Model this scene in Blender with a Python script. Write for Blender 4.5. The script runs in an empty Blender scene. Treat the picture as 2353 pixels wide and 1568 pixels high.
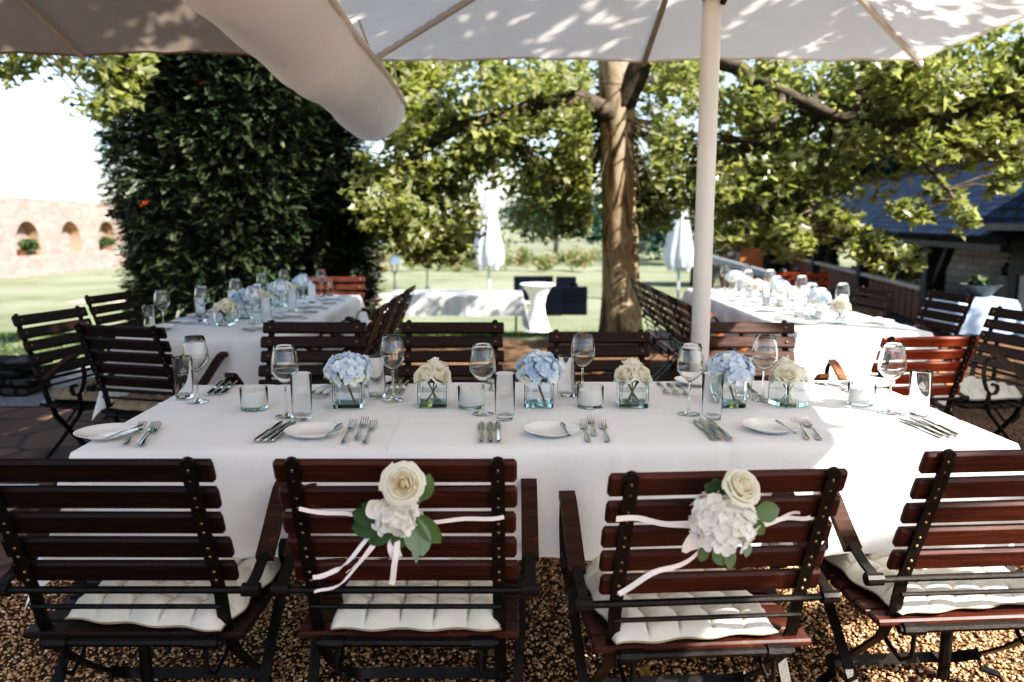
import bpy, math, random
import numpy as np
from mathutils import Vector, Matrix
random.seed(7)
rng = np.random.default_rng(11)
PI = math.pi
sc = bpy.context.scene
COL = sc.collection
R = math.radians

# ---------------------------------------------------------------- camera
CAMZ, PITCH, F = 1.35, R(8.5), 1830.0
cd = bpy.data.cameras.new("camera")
cam = bpy.data.objects.new("camera", cd)
COL.objects.link(cam)
cam.location = (0, 0, CAMZ)
cam.rotation_euler = (PI/2 - PITCH, 0, 0)
cd.lens, cd.sensor_width = 28.0, 36.0
cd.clip_start, cd.clip_end = 0.05, 2000
cd.dof.use_dof = True
cd.dof.focus_distance = 2.35
cd.dof.aperture_fstop = 2.4
sc.camera = cam

def ray(x, y):
    """direction through a point of the survey sheet (2353 x 1568)"""
    a, b = (x - 1176.5)/F, (784 - y)/F
    return Vector((a, math.cos(PITCH) + b*math.sin(PITCH), -math.sin(PITCH) + b*math.cos(PITCH)))
def on_z(x, y, z):
    d = ray(x, y); t = (z - CAMZ)/d.z
    return Vector((d.x*t, d.y*t, z))
def on_y(x, y, Y):
    d = ray(x, y); t = Y/d.y
    return Vector((d.x*t, Y, CAMZ + d.z*t))
def gz(x, y):
    """height of the ground: flat terrace, then a lawn that falls away"""
    xs = [-1e4, 9.4, 11, 14, 17, 22, 30, 60, 1e5]
    zs = [0, 0, -.22, -.66, -1.0, -1.14, -1.22, -1.4, -1.4]
    return float(np.interp(y, xs, zs))

# ---------------------------------------------------------------- world and sun
SUN = Vector((.95, -.72, 1.0)).normalized()
w = bpy.data.worlds.new("World"); sc.world = w; w.use_nodes = True
nt = w.node_tree
sky = nt.nodes.new("ShaderNodeTexSky"); sky.sky_type = 'NISHITA'; sky.sun_disc = False
sky.sun_elevation = math.asin(SUN.z); sky.sun_rotation = math.atan2(SUN.x, SUN.y)
sky.dust_density = 1.0; sky.air_density = 1.0; sky.ozone_density = 1.0
hs = nt.nodes.new("ShaderNodeHueSaturation"); hs.inputs['Saturation'].default_value = .85
nt.links.new(sky.outputs[0], hs.inputs['Color'])
nt.links.new(hs.outputs[0], nt.nodes['Background'].inputs[0])
nt.nodes['Background'].inputs[1].default_value = 0.098
sl = bpy.data.lights.new("sun", 'SUN'); sl.energy = 5.0; sl.angle = R(.55); sl.color = (1, .95, .87)
so = bpy.data.objects.new("sun", sl); COL.objects.link(so)
so.rotation_euler = SUN.to_track_quat('Z', 'Y').to_euler()
sc.view_settings.view_transform = 'Standard'
sc.view_settings.look = 'None'
sc.view_settings.use_curve_mapping = True
cv = sc.view_settings.curve_mapping.curves[3]
for p_ in ((.03,.017), (.12,.112), (.45,.52)): cv.points.new(*p_)
sc.view_settings.curve_mapping.update()
sc.render.engine = 'CYCLES'
sc.cycles.max_bounces = 16; sc.cycles.transparent_max_bounces = 24
sc.cycles.diffuse_bounces = 5; sc.cycles.transmission_bounces = 14; sc.cycles.glossy_bounces = 4
sc.cycles.caustics_reflective = False; sc.cycles.caustics_refractive = True
sc.cycles.sample_clamp_indirect = 6
sc.cycles.use_denoising = True
sc.cycles.film_exposure = 3.15

# ---------------------------------------------------------------- materials
def new_mat(name):
    m = bpy.data.materials.new(name); m.use_nodes = True
    n = m.node_tree.nodes; n.clear()
    return m, n, m.node_tree.links
def coords(n, l, kind='Object', scale=(1,1,1)):
    tc = n.new("ShaderNodeTexCoord"); mp = n.new("ShaderNodeMapping")
    mp.inputs['Scale'].default_value = scale
    l.new(tc.outputs[kind], mp.inputs[0]); return mp.outputs[0]
def ramp(n, l, fac, stops):
    r = n.new("ShaderNodeValToRGB"); e = r.color_ramp.elements
    while len(e) < len(stops): e.new(.5)
    for k, (p, c) in enumerate(stops): e[k].position = p; e[k].color = (*c, 1)
    l.new(fac, r.inputs[0]); return r.outputs[0]
def noise(n, l, vec, scale, detail=4, rough=.6, dist=0):
    t = n.new("ShaderNodeTexNoise"); t.inputs['Scale'].default_value = scale
    t.inputs['Detail'].default_value = detail; t.inputs['Roughness'].default_value = rough
    t.inputs['Distortion'].default_value = dist
    l.new(vec, t.inputs['Vector']); return t.outputs['Fac']
def bump(n, l, h, strength, dist=.01):
    b = n.new("ShaderNodeBump"); b.inputs['Strength'].default_value = strength
    b.inputs['Distance'].default_value = dist; l.new(h, b.inputs['Height']); return b.outputs[0]
def bsdf(n, l, rough=.5, metal=0, spec=.5):
    b = n.new("ShaderNodeBsdfPrincipled"); b.inputs['Roughness'].default_value = rough
    b.inputs['Metallic'].default_value = metal; b.inputs['Specular IOR Level'].default_value = spec
    o = n.new("ShaderNodeOutputMaterial"); l.new(b.outputs[0], o.inputs[0]); return b
def basic(name, c1, c2=None, scale=8, rough=.5, metal=0, spec=.5, bs=0, bscale=60, bdist=.003, stretch=(1,1,1), detail=4):
    m, n, l = new_mat(name); b = bsdf(n, l, rough, metal, spec)
    v = coords(n, l, 'Object', stretch)
    if c2: l.new(ramp(n, l, noise(n, l, v, scale, detail), [(.3, c1), (.7, c2)]), b.inputs['Base Color'])
    else: b.inputs['Base Color'].default_value = (*c1, 1)
    if bs: l.new(bump(n, l, noise(n, l, v, bscale, 3), bs, bdist), b.inputs['Normal'])
    return m
def mix_shader(n, l, a, b, fac):
    x = n.new("ShaderNodeMixShader")
    if isinstance(fac, float): x.inputs[0].default_value = fac
    else: l.new(fac, x.inputs[0])
    l.new(a, x.inputs[1]); l.new(b, x.inputs[2]); return x.outputs[0]
def out(n, l, s):
    o = n.new("ShaderNodeOutputMaterial"); l.new(s, o.inputs[0])

def wood(name, dark, mid, wear=None, rough=.42, xs=1.6):
    m, n, l = new_mat(name); b = bsdf(n, l, rough, 0, .3)
    v = coords(n, l, 'Object', (xs, 26, 26))
    oi = n.new("ShaderNodeObjectInfo")
    ad = n.new("ShaderNodeVectorMath"); ad.operation = 'ADD'
    sc_ = n.new("ShaderNodeVectorMath"); sc_.operation = 'SCALE'; sc_.inputs[0].default_value = (9, 7, 5)
    l.new(oi.outputs['Random'], sc_.inputs['Scale']); l.new(v, ad.inputs[0]); l.new(sc_.outputs[0], ad.inputs[1])
    g = noise(n, l, ad.outputs[0], 3.2, 6, .62, .6)
    c = ramp(n, l, g, [(.28, dark), (.62, mid), (.85, tuple(x*1.25 for x in mid))])
    if wear:
        wn = noise(n, l, coords(n, l, 'Object', (6, 14, 14)), 2.3, 6, .7)
        wr = ramp(n, l, wn, [(.62, (0,0,0)), (.70, (1,1,1))])
        mx = n.new("ShaderNodeMix"); mx.data_type = 'RGBA'
        l.new(wr, mx.inputs[0]); l.new(c, mx.inputs[6]); mx.inputs[7].default_value = (*wear, 1); c = mx.outputs[2]
    l.new(c, b.inputs['Base Color'])
    l.new(ramp(n, l, g, [(.2, (.32,)*3), (.9, (.6,)*3)]), b.inputs['Roughness'])
    l.new(bump(n, l, g, .35, .002), b.inputs['Normal'])
    return m
def fabric(name, c1, c2, weave=900, trans=0.0, wr=.15, wscale=5, transcol=None, bs=.25):
    m, n, l = new_mat(name)
    v = coords(n, l, 'Object')
    big = noise(n, l, v, wscale, 5, .55)
    col = ramp(n, l, noise(n, l, v, wscale*.7, 4), [(.3, c1), (.7, c2)])
    wv = n.new("ShaderNodeTexChecker"); wv.inputs['Scale'].default_value = weave; l.new(v, wv.inputs[0])
    nb = bump(n, l, big, wr, .03)
    b2 = n.new("ShaderNodeBump"); b2.inputs['Strength'].default_value = bs; b2.inputs['Distance'].default_value = .0008
    l.new(noise(n, l, v, weave, 2), b2.inputs['Height']); l.new(nb, b2.inputs['Normal'])
    b = n.new("ShaderNodeBsdfPrincipled"); b.inputs['Roughness'].default_value = .85
    b.inputs['Specular IOR Level'].default_value = .2
    b.inputs['Sheen Weight'].default_value = .15
    l.new(col, b.inputs['Base Color']); l.new(b2.outputs[0], b.inputs['Normal'])
    s = b.outputs[0]
    if trans:
        t = n.new("ShaderNodeBsdfTranslucent")
        if transcol: t.inputs[0].default_value = (*transcol, 1)
        else: l.new(col, t.inputs[0])
        s = mix_shader(n, l, s, t.outputs[0], trans)
    out(n, l, s); return m
def tinted(name, stops, rough=.5, trans=.0, spec=.4, tmul=1.2):
    """colour taken from the per-vertex attribute 'tint' (leaf and petal variety)"""
    m, n, l = new_mat(name)
    a = n.new("ShaderNodeAttribute"); a.attribute_name = "tint"
    c = ramp(n, l, a.outputs['Fac'], stops)
    b = n.new("ShaderNodeBsdfPrincipled"); b.inputs['Roughness'].default_value = rough
    b.inputs['Specular IOR Level'].default_value = spec
    l.new(c, b.inputs['Base Color'])
    s = b.outputs[0]
    if trans:
        t = n.new("ShaderNodeBsdfTranslucent")
        mu = n.new("ShaderNodeVectorMath"); mu.operation = 'MULTIPLY'
        mu.inputs[1].default_value = (tmul*1.1, tmul*1.15, tmul*.6) if tmul > 1 else (1, 1, 1)
        l.new(c, mu.inputs[0]); l.new(mu.outputs[0], t.inputs[0])
        s = mix_shader(n, l, s, t.outputs[0], trans)
    out(n, l, s); return m
def thin_glass(name, tint=(.97,.985,.985), edge=(.45,.5,.5), gl=.9):
    m, n, l = new_mat(name)
    lw = n.new("ShaderNodeLayerWeight"); lw.inputs[0].default_value = .35
    tr = n.new("ShaderNodeBsdfTransparent")
    l.new(ramp(n, l, lw.outputs['Facing'], [(.62, tint), (.98, edge)]), tr.inputs[0])
    g = n.new("ShaderNodeBsdfGlossy"); g.inputs['Roughness'].default_value = .015
    out(n, l, mix_shader(n, l, tr.outputs[0], g.outputs[0], schlick(n, l, .05*gl, .8*gl))); return m
def schlick(n, l, f0, k):
    lw = n.new("ShaderNodeLayerWeight"); lw.inputs[0].default_value = .5
    p = n.new("ShaderNodeMath"); p.operation = 'POWER'; p.inputs[1].default_value = 4; l.new(lw.outputs['Facing'], p.inputs[0])
    a = n.new("ShaderNodeMath"); a.operation = 'MULTIPLY_ADD'; a.inputs[1].default_value = k; a.inputs[2].default_value = f0
    l.new(p.outputs[0], a.inputs[0]); return a.outputs[0]
def clear_glass(name, stops, rough=0.0, ior=1.46):
    """real refracting glass, its colour by height above the foot (thick feet look greener)"""
    m, n, l = new_mat(name)
    tc = n.new("ShaderNodeTexCoord"); sp = n.new("ShaderNodeSeparateXYZ"); l.new(tc.outputs['Object'], sp.inputs[0])
    mr = n.new("ShaderNodeMapRange"); mr.inputs[2].default_value = .1; l.new(sp.outputs['Z'], mr.inputs[0])
    g = n.new("ShaderNodeBsdfGlass"); g.inputs['IOR'].default_value = ior; g.inputs['Roughness'].default_value = rough
    l.new(ramp(n, l, mr.outputs[0], stops), g.inputs['Color']); out(n, l, g.outputs[0]); return m
def solid_glass(name, col=(.85,.95,.93)):
    m, n, l = new_mat(name)
    tr = n.new("ShaderNodeBsdfTransparent")
    lw = n.new("ShaderNodeLayerWeight"); lw.inputs[0].default_value = .5
    l.new(ramp(n, l, lw.outputs['Facing'], [(.0, col), (.9, tuple(x*.55 for x in col))]), tr.inputs[0])
    g = n.new("ShaderNodeBsdfGlossy"); g.inputs['Roughness'].default_value = .03
    out(n, l, mix_shader(n, l, tr.outputs[0], g.outputs[0], schlick(n, l, .06, .8))); return m

M = {}
M['wood'] = wood("mahogany_slats", (.016,.005,.003), (.066,.016,.009), (.13,.045,.02))
M['wood_sunlit'] = wood("sunlit_mahogany_slats", (.09,.018,.008), (.22,.045,.018), None)  # mahogany reddened and brightened in colour to stand for sunlight
M['wood_dark'] = wood("dark_brown_slats", (.006,.003,.0025), (.020,.0065,.0045), (.04,.014,.009))
M['wood_brown'] = wood("brown_slats", (.020,.010,.008), (.062,.030,.021), None)
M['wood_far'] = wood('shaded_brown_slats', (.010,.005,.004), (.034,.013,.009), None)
M['arm'] = wood("worn_arm_wood", (.016,.006,.004), (.05,.018,.010), (.20,.06,.02))
M['arm_sunlit'] = wood("sunlit_arm_wood", (.16,.05,.02), (.33,.12,.05), None)  # arm wood coloured orange to stand for sun on it
M['iron'] = basic("dark_iron", (.010,.008,.007), (.024,.019,.016), 30, .45, .6, .5, .3, 200)
M['brass'] = basic("brass_rivet", (.20,.13,.07), (.32,.22,.12), 90, .5, 1)
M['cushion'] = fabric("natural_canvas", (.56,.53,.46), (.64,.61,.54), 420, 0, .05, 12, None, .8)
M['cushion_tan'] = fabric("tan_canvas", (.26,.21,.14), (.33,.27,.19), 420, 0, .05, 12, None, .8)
M['cloth'] = fabric("white_linen", (.84,.83,.835), (.88,.87,.875), 900, .08, .38, 3.5)
M['cloth_shade_blue'] = fabric("shade_blue_linen", (.42,.52,.72), (.48,.58,.76), 900, 0, .1, 4)  # linen coloured bluer and darker to stand for shade
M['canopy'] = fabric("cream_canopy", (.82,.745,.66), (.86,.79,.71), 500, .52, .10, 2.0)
M['canopy_shaded'] = fabric("shaded_cream_canopy", (.40,.33,.26), (.46,.38,.31), 500, .24, .10, 2.0)  # canopy colour made browner to stand for weaker light under it
M['trough'] = fabric("cream_gutter_cloth", (.80,.75,.71), (.84,.80,.76), 500, .48, .5, 3.2)
M['rope'] = basic("cord", (.55,.48,.40), rough=.8)
M['pole'] = basic("cream_painted_pole", (.70,.65,.61), (.77,.72,.68), 3, .4, 0, .5, .08, 40)
M['rib'] = basic("cream_rib", (.62,.55,.48), (.7,.62,.55), 5, .5)
M['rib_dark'] = basic("olive_rib", (.22,.18,.12), (.3,.24,.16), 5, .5)
M['steel'] = basic("polished_steel", (.52,.51,.49), (.66,.65,.62), 12, .16, 1.0, .5, .04, 60)
M['porcelain'] = basic("porcelain", (.82,.80,.77), None, rough=.12, spec=.6)
M['wax'] = basic("white_wax", (.82,.78,.75), (.86,.83,.8), 20, .5)
M['tumbler'] = clear_glass("tumbler_glass", [(0,(.985,.99,.99)),(1,(.985,.99,.99))], 0, 1.30)
M['glass'] = clear_glass("drinking_glass", [(0,(.985,.99,.99)),(1,(.985,.99,.99))])
M['glass_thick'] = solid_glass("tumbler_base", (.93,.95,.94))
M['holder'] = clear_glass("candle_glass", [(.07,(.90,.97,.96)),(.12,(.98,.99,.99))], 0, 1.27)
M['vase'] = clear_glass("vase_glass", [(.10,(.88,.96,.945)),(.14,(.975,.99,.988))])
M['vase_base'] = solid_glass("vase_base_glass", (.45,.70,.66))
M['water'] = thin_glass("water_skin", (.93,.96,.95), (.6,.66,.65), .8)
M['etch'] = basic("etched_mark", (.75,.75,.75), rough=.7)
M['leafgreen'] = tinted("bouquet_leaf", [(0,(.02,.06,.02)), (.5,(.09,.15,.05)), (1,(.24,.33,.24))], .45, .2)
M['stem'] = basic("flower_stem", (.10,.16,.04), (.18,.13,.05), 40, .6)
M['stem_brown'] = basic("woody_stem", (.16,.09,.04), (.2,.13,.06), 40, .6)
M['hydrangea'] = tinted("blue_hydrangea", [(0,(.48,.60,.78)), (.35,(.61,.71,.85)), (.7,(.77,.83,.89)), (1,(.86,.87,.72))], .6, .25, .2, 1.0)
M['hydrangea_white'] = tinted("white_hydrangea", [(0,(.74,.66,.56)), (.6,(.86,.82,.76)), (1,(.9,.89,.87))], .6, .25, .2, 1.0)
M['rose'] = tinted("cream_rose", [(0,(.93,.78,.50)), (.16,(.94,.87,.70)), (.5,(.94,.91,.82)), (1,(.92,.90,.78))], .55, .48, .2, 1.0)
M['ribbon'] = basic("satin_ribbon", (.80,.72,.70), (.86,.79,.77), 6, .35)
M['leaf'] = tinted("plane_leaf", [(0,(.080,.098,.045)), (.5,(.235,.25,.115)), (1,(.47,.47,.30))], .30, .48, 1.0, 1.25)
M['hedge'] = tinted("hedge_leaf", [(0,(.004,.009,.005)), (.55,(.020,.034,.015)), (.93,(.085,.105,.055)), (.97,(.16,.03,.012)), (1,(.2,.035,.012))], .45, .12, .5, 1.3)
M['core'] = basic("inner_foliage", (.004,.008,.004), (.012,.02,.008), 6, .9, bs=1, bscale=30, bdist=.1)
M['far_leaf'] = tinted("distant_leaf", [(0,(.012,.03,.014)), (.5,(.04,.07,.032)), (1,(.10,.125,.055))], .6, .25, .3, 1.4)
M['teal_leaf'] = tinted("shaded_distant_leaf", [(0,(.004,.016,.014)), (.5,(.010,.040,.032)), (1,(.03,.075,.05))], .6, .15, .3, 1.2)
M['bush_leaf'] = tinted("flower_bed_leaf", [(0,(.05,.08,.03)), (.5,(.17,.20,.09)), (.85,(.32,.32,.18)), (.95,(.5,.28,.24)), (1,(.55,.38,.32))], .6, .4, .3, 1.2)
M['grass'] = tinted("grass_blade", [(0,(.03,.06,.02)), (.6,(.075,.12,.035)), (1,(.16,.19,.07))], .6, .2, .3, 1.3)
M['pebble'] = tinted("pebble", [(0,(.16,.075,.03)), (.3,(.38,.20,.085)), (.65,(.58,.365,.18)), (1,(.76,.58,.38))], .55, 0, .4)
M['slate'] = None

def mat_bark():
    m, n, l = new_mat("plane_bark"); b = bsdf(n, l, .8, 0, .25)
    v = coords(n, l, 'Object', (5, 5, 1.6))
    f = noise(n, l, v, 1.1, 5, .58, .5)
    c1 = ramp(n, l, f, [(.30, (.05,.03,.018)), (.40, (.16,.105,.062)), (.50, (.37,.285,.19)), (.58, (.23,.16,.098)), (.72, (.48,.40,.29))])
    l.new(c1, b.inputs['Base Color'])
    l.new(bump(n, l, f, .7, .02), b.inputs['Normal']); return m
def mat_branch():
    return basic("branch_bark", (.02,.014,.01), (.09,.065,.04), 9, .85, bs=.6, bscale=30, bdist=.01)
def mat_slate():
    m, n, l = new_mat("blue_slate"); b = bsdf(n, l, .75, 0, .15)
    v = coords(n, l, 'UV')
    t = n.new("ShaderNodeTexBrick"); l.new(v, t.inputs[0])
    t.inputs['Scale'].default_value = 1; t.inputs['Mortar Size'].default_value = .035
    t.inputs['Brick Width'].default_value = .34; t.inputs['Row Height'].default_value = .20
    t.inputs['Color1'].default_value = (.009,.019,.042,1); t.inputs['Color2'].default_value = (.022,.040,.080,1)
    t.inputs['Mortar'].default_value = (.004,.006,.01,1)
    mx = n.new("ShaderNodeMix"); mx.data_type = 'RGBA'; mx.blend_type = 'MULTIPLY'; mx.inputs[0].default_value = .7
    l.new(t.outputs[0], mx.inputs[6])
    l.new(ramp(n, l, noise(n, l, v, 1.4, 5), [(.3,(.45,.45,.45)),(.7,(1.5,1.5,1.4))]), mx.inputs[7])
    l.new(mx.outputs[2], b.inputs['Base Color'])
    l.new(bump(n, l, t.outputs['Fac'], -.8, .02), b.inputs['Normal']); return m
def mat_masonry(name, c1, c2, mortar, bw, rh, ms=.02, var=.5, rough=.9, axes='XZ'):
    m, n, l = new_mat(name); b = bsdf(n, l, rough, 0, .2)
    tc = n.new("ShaderNodeTexCoord"); sp = n.new("ShaderNodeSeparateXYZ"); cb = n.new("ShaderNodeCombineXYZ")
    l.new(tc.outputs['Object'], sp.inputs[0])
    l.new(sp.outputs[axes[0]], cb.inputs[0]); l.new(sp.outputs[axes[1]], cb.inputs[1])
    v0 = noise(n, l, cb.outputs[0], 2.2, 3)
    wob = n.new("ShaderNodeVectorMath"); wob.operation = 'SCALE'; wob.inputs['Scale'].default_value = .12
    nz = n.new("ShaderNodeTexNoise"); nz.inputs['Scale'].default_value = 2.5; l.new(cb.outputs[0], nz.inputs['Vector'])
    l.new(nz.outputs['Color'], wob.inputs[0])
    ad = n.new("ShaderNodeVectorMath"); l.new(cb.outputs[0], ad.inputs[0]); l.new(wob.outputs[0], ad.inputs[1])
    t = n.new("ShaderNodeTexBrick"); l.new(ad.outputs[0], t.inputs[0])
    t.inputs['Scale'].default_value = 1; t.inputs['Mortar Size'].default_value = ms
    t.inputs['Brick Width'].default_value = bw; t.inputs['Row Height'].default_value = rh
    t.inputs['Color1'].default_value = (*c1, 1); t.inputs['Color2'].default_value = (*c2, 1); t.inputs['Mortar'].default_value = (*mortar, 1)
    mx = n.new("ShaderNodeMix"); mx.data_type = 'RGBA'; mx.blend_type = 'MULTIPLY'; mx.inputs[0].default_value = var
    l.new(t.outputs[0], mx.inputs[6])
    l.new(ramp(n, l, noise(n, l, cb.outputs[0], 1.1, 7, .65), [(.3,(.55,.5,.46)),(.65,(1.15,1.12,1.1))]), mx.inputs[7])
    l.new(mx.outputs[2], b.inputs['Base Color'])
    l.new(bump(n, l, t.outputs['Fac'], -.5, .03), b.inputs['Normal']); return m
def mat_ground():
    m, n, l = new_mat("terrace_and_lawn"); b = bsdf(n, l, .9, 0, .2)
    v = coords(n, l)
    sp = n.new("ShaderNodeSeparateXYZ"); l.new(v, sp.inputs[0])
    # fine gravel colour (pebble cells)
    vo = n.new("ShaderNodeTexVoronoi"); vo.inputs['Scale'].default_value = 75; l.new(v, vo.inputs['Vector'])
    grav = ramp(n, l, vo.outputs['Color'], [(0,(.045,.025,.014)), (.4,(.13,.075,.042)), (.75,(.23,.145,.085)), (1,(.36,.26,.17))])
    gd = n.new("ShaderNodeMix"); gd.data_type = 'RGBA'; gd.blend_type = 'MULTIPLY'; gd.inputs[0].default_value = 1
    l.new(grav, gd.inputs[6])
    l.new(ramp(n, l, noise(n, l, v, .9, 5), [(.3,(.5,.45,.42)),(.7,(1.05,1,.95))]), gd.inputs[7])
    # lawn
    gr = ramp(n, l, noise(n, l, v, 1.3, 9, .68), [(.25,(.06,.085,.032)), (.5,(.12,.15,.065)), (.75,(.20,.215,.105))])
    dry = ramp(n, l, noise(n, l, v, .22, 5), [(.33,(0,0,0)), (.58,(1,1,1))])
    lw = n.new("ShaderNodeMix"); lw.data_type = 'RGBA'; l.new(dry, lw.inputs[0]); l.new(gr, lw.inputs[6]); lw.inputs[7].default_value = (.26,.275,.165,1)
    # boundary: y > 9.2 in the middle, y > 7.3 on the left
    mr = n.new("ShaderNodeMapRange"); mr.inputs[1].default_value = -3.4; mr.inputs[2].default_value = -1.6
    mr.inputs[3].default_value = 7.35; mr.inputs[4].default_value = 9.25; l.new(sp.outputs['X'], mr.inputs[0])
    nb = n.new("ShaderNodeMath"); nb.operation = 'MULTIPLY_ADD'; nb.inputs[1].default_value = .9; nb.inputs[2].default_value = -.45
    l.new(noise(n, l, v, 2.2, 6, .7), nb.inputs[0])
    s1 = n.new("ShaderNodeMath"); s1.operation = 'ADD'; l.new(sp.outputs['Y'], s1.inputs[0]); l.new(nb.outputs[0], s1.inputs[1])
    s2 = n.new("ShaderNodeMath"); s2.operation = 'SUBTRACT'; l.new(s1.outputs[0], s2.inputs[0]); l.new(mr.outputs[0], s2.inputs[1])
    st = n.new("ShaderNodeMapRange"); st.inputs[1].default_value = -.08; st.inputs[2].default_value = .12; l.new(s2.outputs[0], st.inputs[0])
    mx = n.new("ShaderNodeMix"); mx.data_type = 'RGBA'
    l.new(st.outputs[0], mx.inputs[0]); l.new(gd.outputs[2], mx.inputs[6]); l.new(lw.outputs[2], mx.inputs[7])
    l.new(mx.outputs[2], b.inputs['Base Color'])
    b1 = n.new("ShaderNodeBump"); b1.inputs['Strength'].default_value = 1; b1.inputs['Distance'].default_value = .012; b1.invert = True
    l.new(vo.outputs['Distance'], b1.inputs['Height']); l.new(b1.outputs[0], b.inputs['Normal'])
    return m
def mat_flag():
    m, n, l = new_mat("flagstone_paving"); b = bsdf(n, l, .85, 0, .25)
    v = coords(n, l)
    vo = n.new("ShaderNodeTexVoronoi"); vo.inputs['Scale'].default_value = 2.6; l.new(v, vo.inputs['Vector'])
    ve = n.new("ShaderNodeTexVoronoi"); ve.feature = 'DISTANCE_TO_EDGE'; ve.inputs['Scale'].default_value = 2.6; l.new(v, ve.inputs['Vector'])
    c = ramp(n, l, vo.outputs['Color'], [(0,(.12,.068,.042)), (.5,(.16,.095,.062)), (1,(.22,.135,.09))])
    mx = n.new("ShaderNodeMix"); mx.data_type = 'RGBA'
    l.new(ramp(n, l, ve.outputs['Distance'], [(.02,(0,0,0)), (.07,(1,1,1))]), mx.inputs[0])
    mx.inputs[6].default_value = (.085,.055,.036,1); l.new(c, mx.inputs[7])
    l.new(mx.outputs[2], b.inputs['Base Color'])
    l.new(bump(n, l, noise(n, l, v, 20, 5), .4, .01), b.inputs['Normal']); return m
M['bark'], M['branch'], M['slate'], M['ground'], M['flag'] = mat_bark(), mat_branch(), mat_slate(), mat_ground(), mat_flag()
M['grey_path'] = basic("grey_grit_path", (.14,.13,.12), (.30,.28,.26), 40, .9, bs=.5, bscale=90, bdist=.01)
M['sand_path'] = basic("sandy_path", (.48,.36,.28), (.58,.46,.36), 2, .9)
M['arcade'] = mat_masonry("pale_old_masonry", (.255,.18,.15), (.34,.27,.235), (.305,.245,.215), .5, .22, .03, .45, axes='YZ')
M['intrados'] = mat_masonry("niche_masonry", (.30,.18,.11), (.38,.25,.16), (.33,.24,.17), .3, .12, .02, .4, axes='YZ')
M['stone'] = mat_masonry("rubble_stone", (.55,.50,.44), (.66,.61,.54), (.46,.42,.37), .55, .20, .03, .7, axes='YZ')
M['drystone'] = mat_masonry("dark_dry_stone", (.05,.05,.05), (.10,.095,.09), (.012,.012,.012), .22, .08, .02, .6)
M['timber'] = basic("black_brown_timber", (.012,.008,.006), (.03,.02,.014), 8, .7, stretch=(2,2,8))
M['timber_lit'] = basic("sunlit_timber", (.30,.22,.17), (.42,.33,.27), 6, .75)  # sunlight on the gallery rail is put into this pale timber colour
M['timber_red'] = basic("reddish_timber", (.10,.035,.02), (.17,.06,.03), 6, .7)
M['orange_board'] = basic("orange_boards", (.34,.10,.03), (.45,.15,.05), 5, .6, stretch=(9,9,1))
M['grey_rail'] = basic("grey_blue_rail", (.13,.14,.16), (.2,.21,.23), 8, .7)
M['plaster_pink'] = basic("pale_plaster", (.62,.50,.46), (.7,.58,.53), 3, .9)
M['gable'] = basic("grey_render", (.26,.24,.24), (.34,.32,.32), 3, .9)
M['rattan'] = basic("dark_blue_rattan", (.002,.003,.006), (.005,.008,.014), 40, .9, 0, .08, stretch=(1,1,4))
M['lantern'] = basic("blue_grey_lantern", (.05,.09,.16), (.09,.14,.22), 8, .45)
M['dark_metal'] = basic("dark_lamp_metal", (.02,.025,.03), (.04,.045,.05), 9, .5)
M['closed_canopy'] = fabric("white_folded_canopy", (.46,.49,.54), (.54,.57,.61), 500, .25, .15, 4)
M['fence'] = basic("dark_fence", (.03,.035,.035), (.06,.065,.06), 9, .6)
M['clothes'] = basic("dark_navy_cloth", (.006,.010,.022), (.012,.018,.035), 9, .8)
M['hair'] = basic("dark_hair", (.008,.006,.005), None, rough=.6)
M['skin'] = basic("skin", (.42,.24,.17), None, rough=.5)
M['terracotta'] = basic("terracotta", (.45,.20,.12), (.5,.25,.16), 9, .8)
M['hill'] = basic("far_hill", (.08,.12,.10), (.12,.16,.12), .05, .9)

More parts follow.
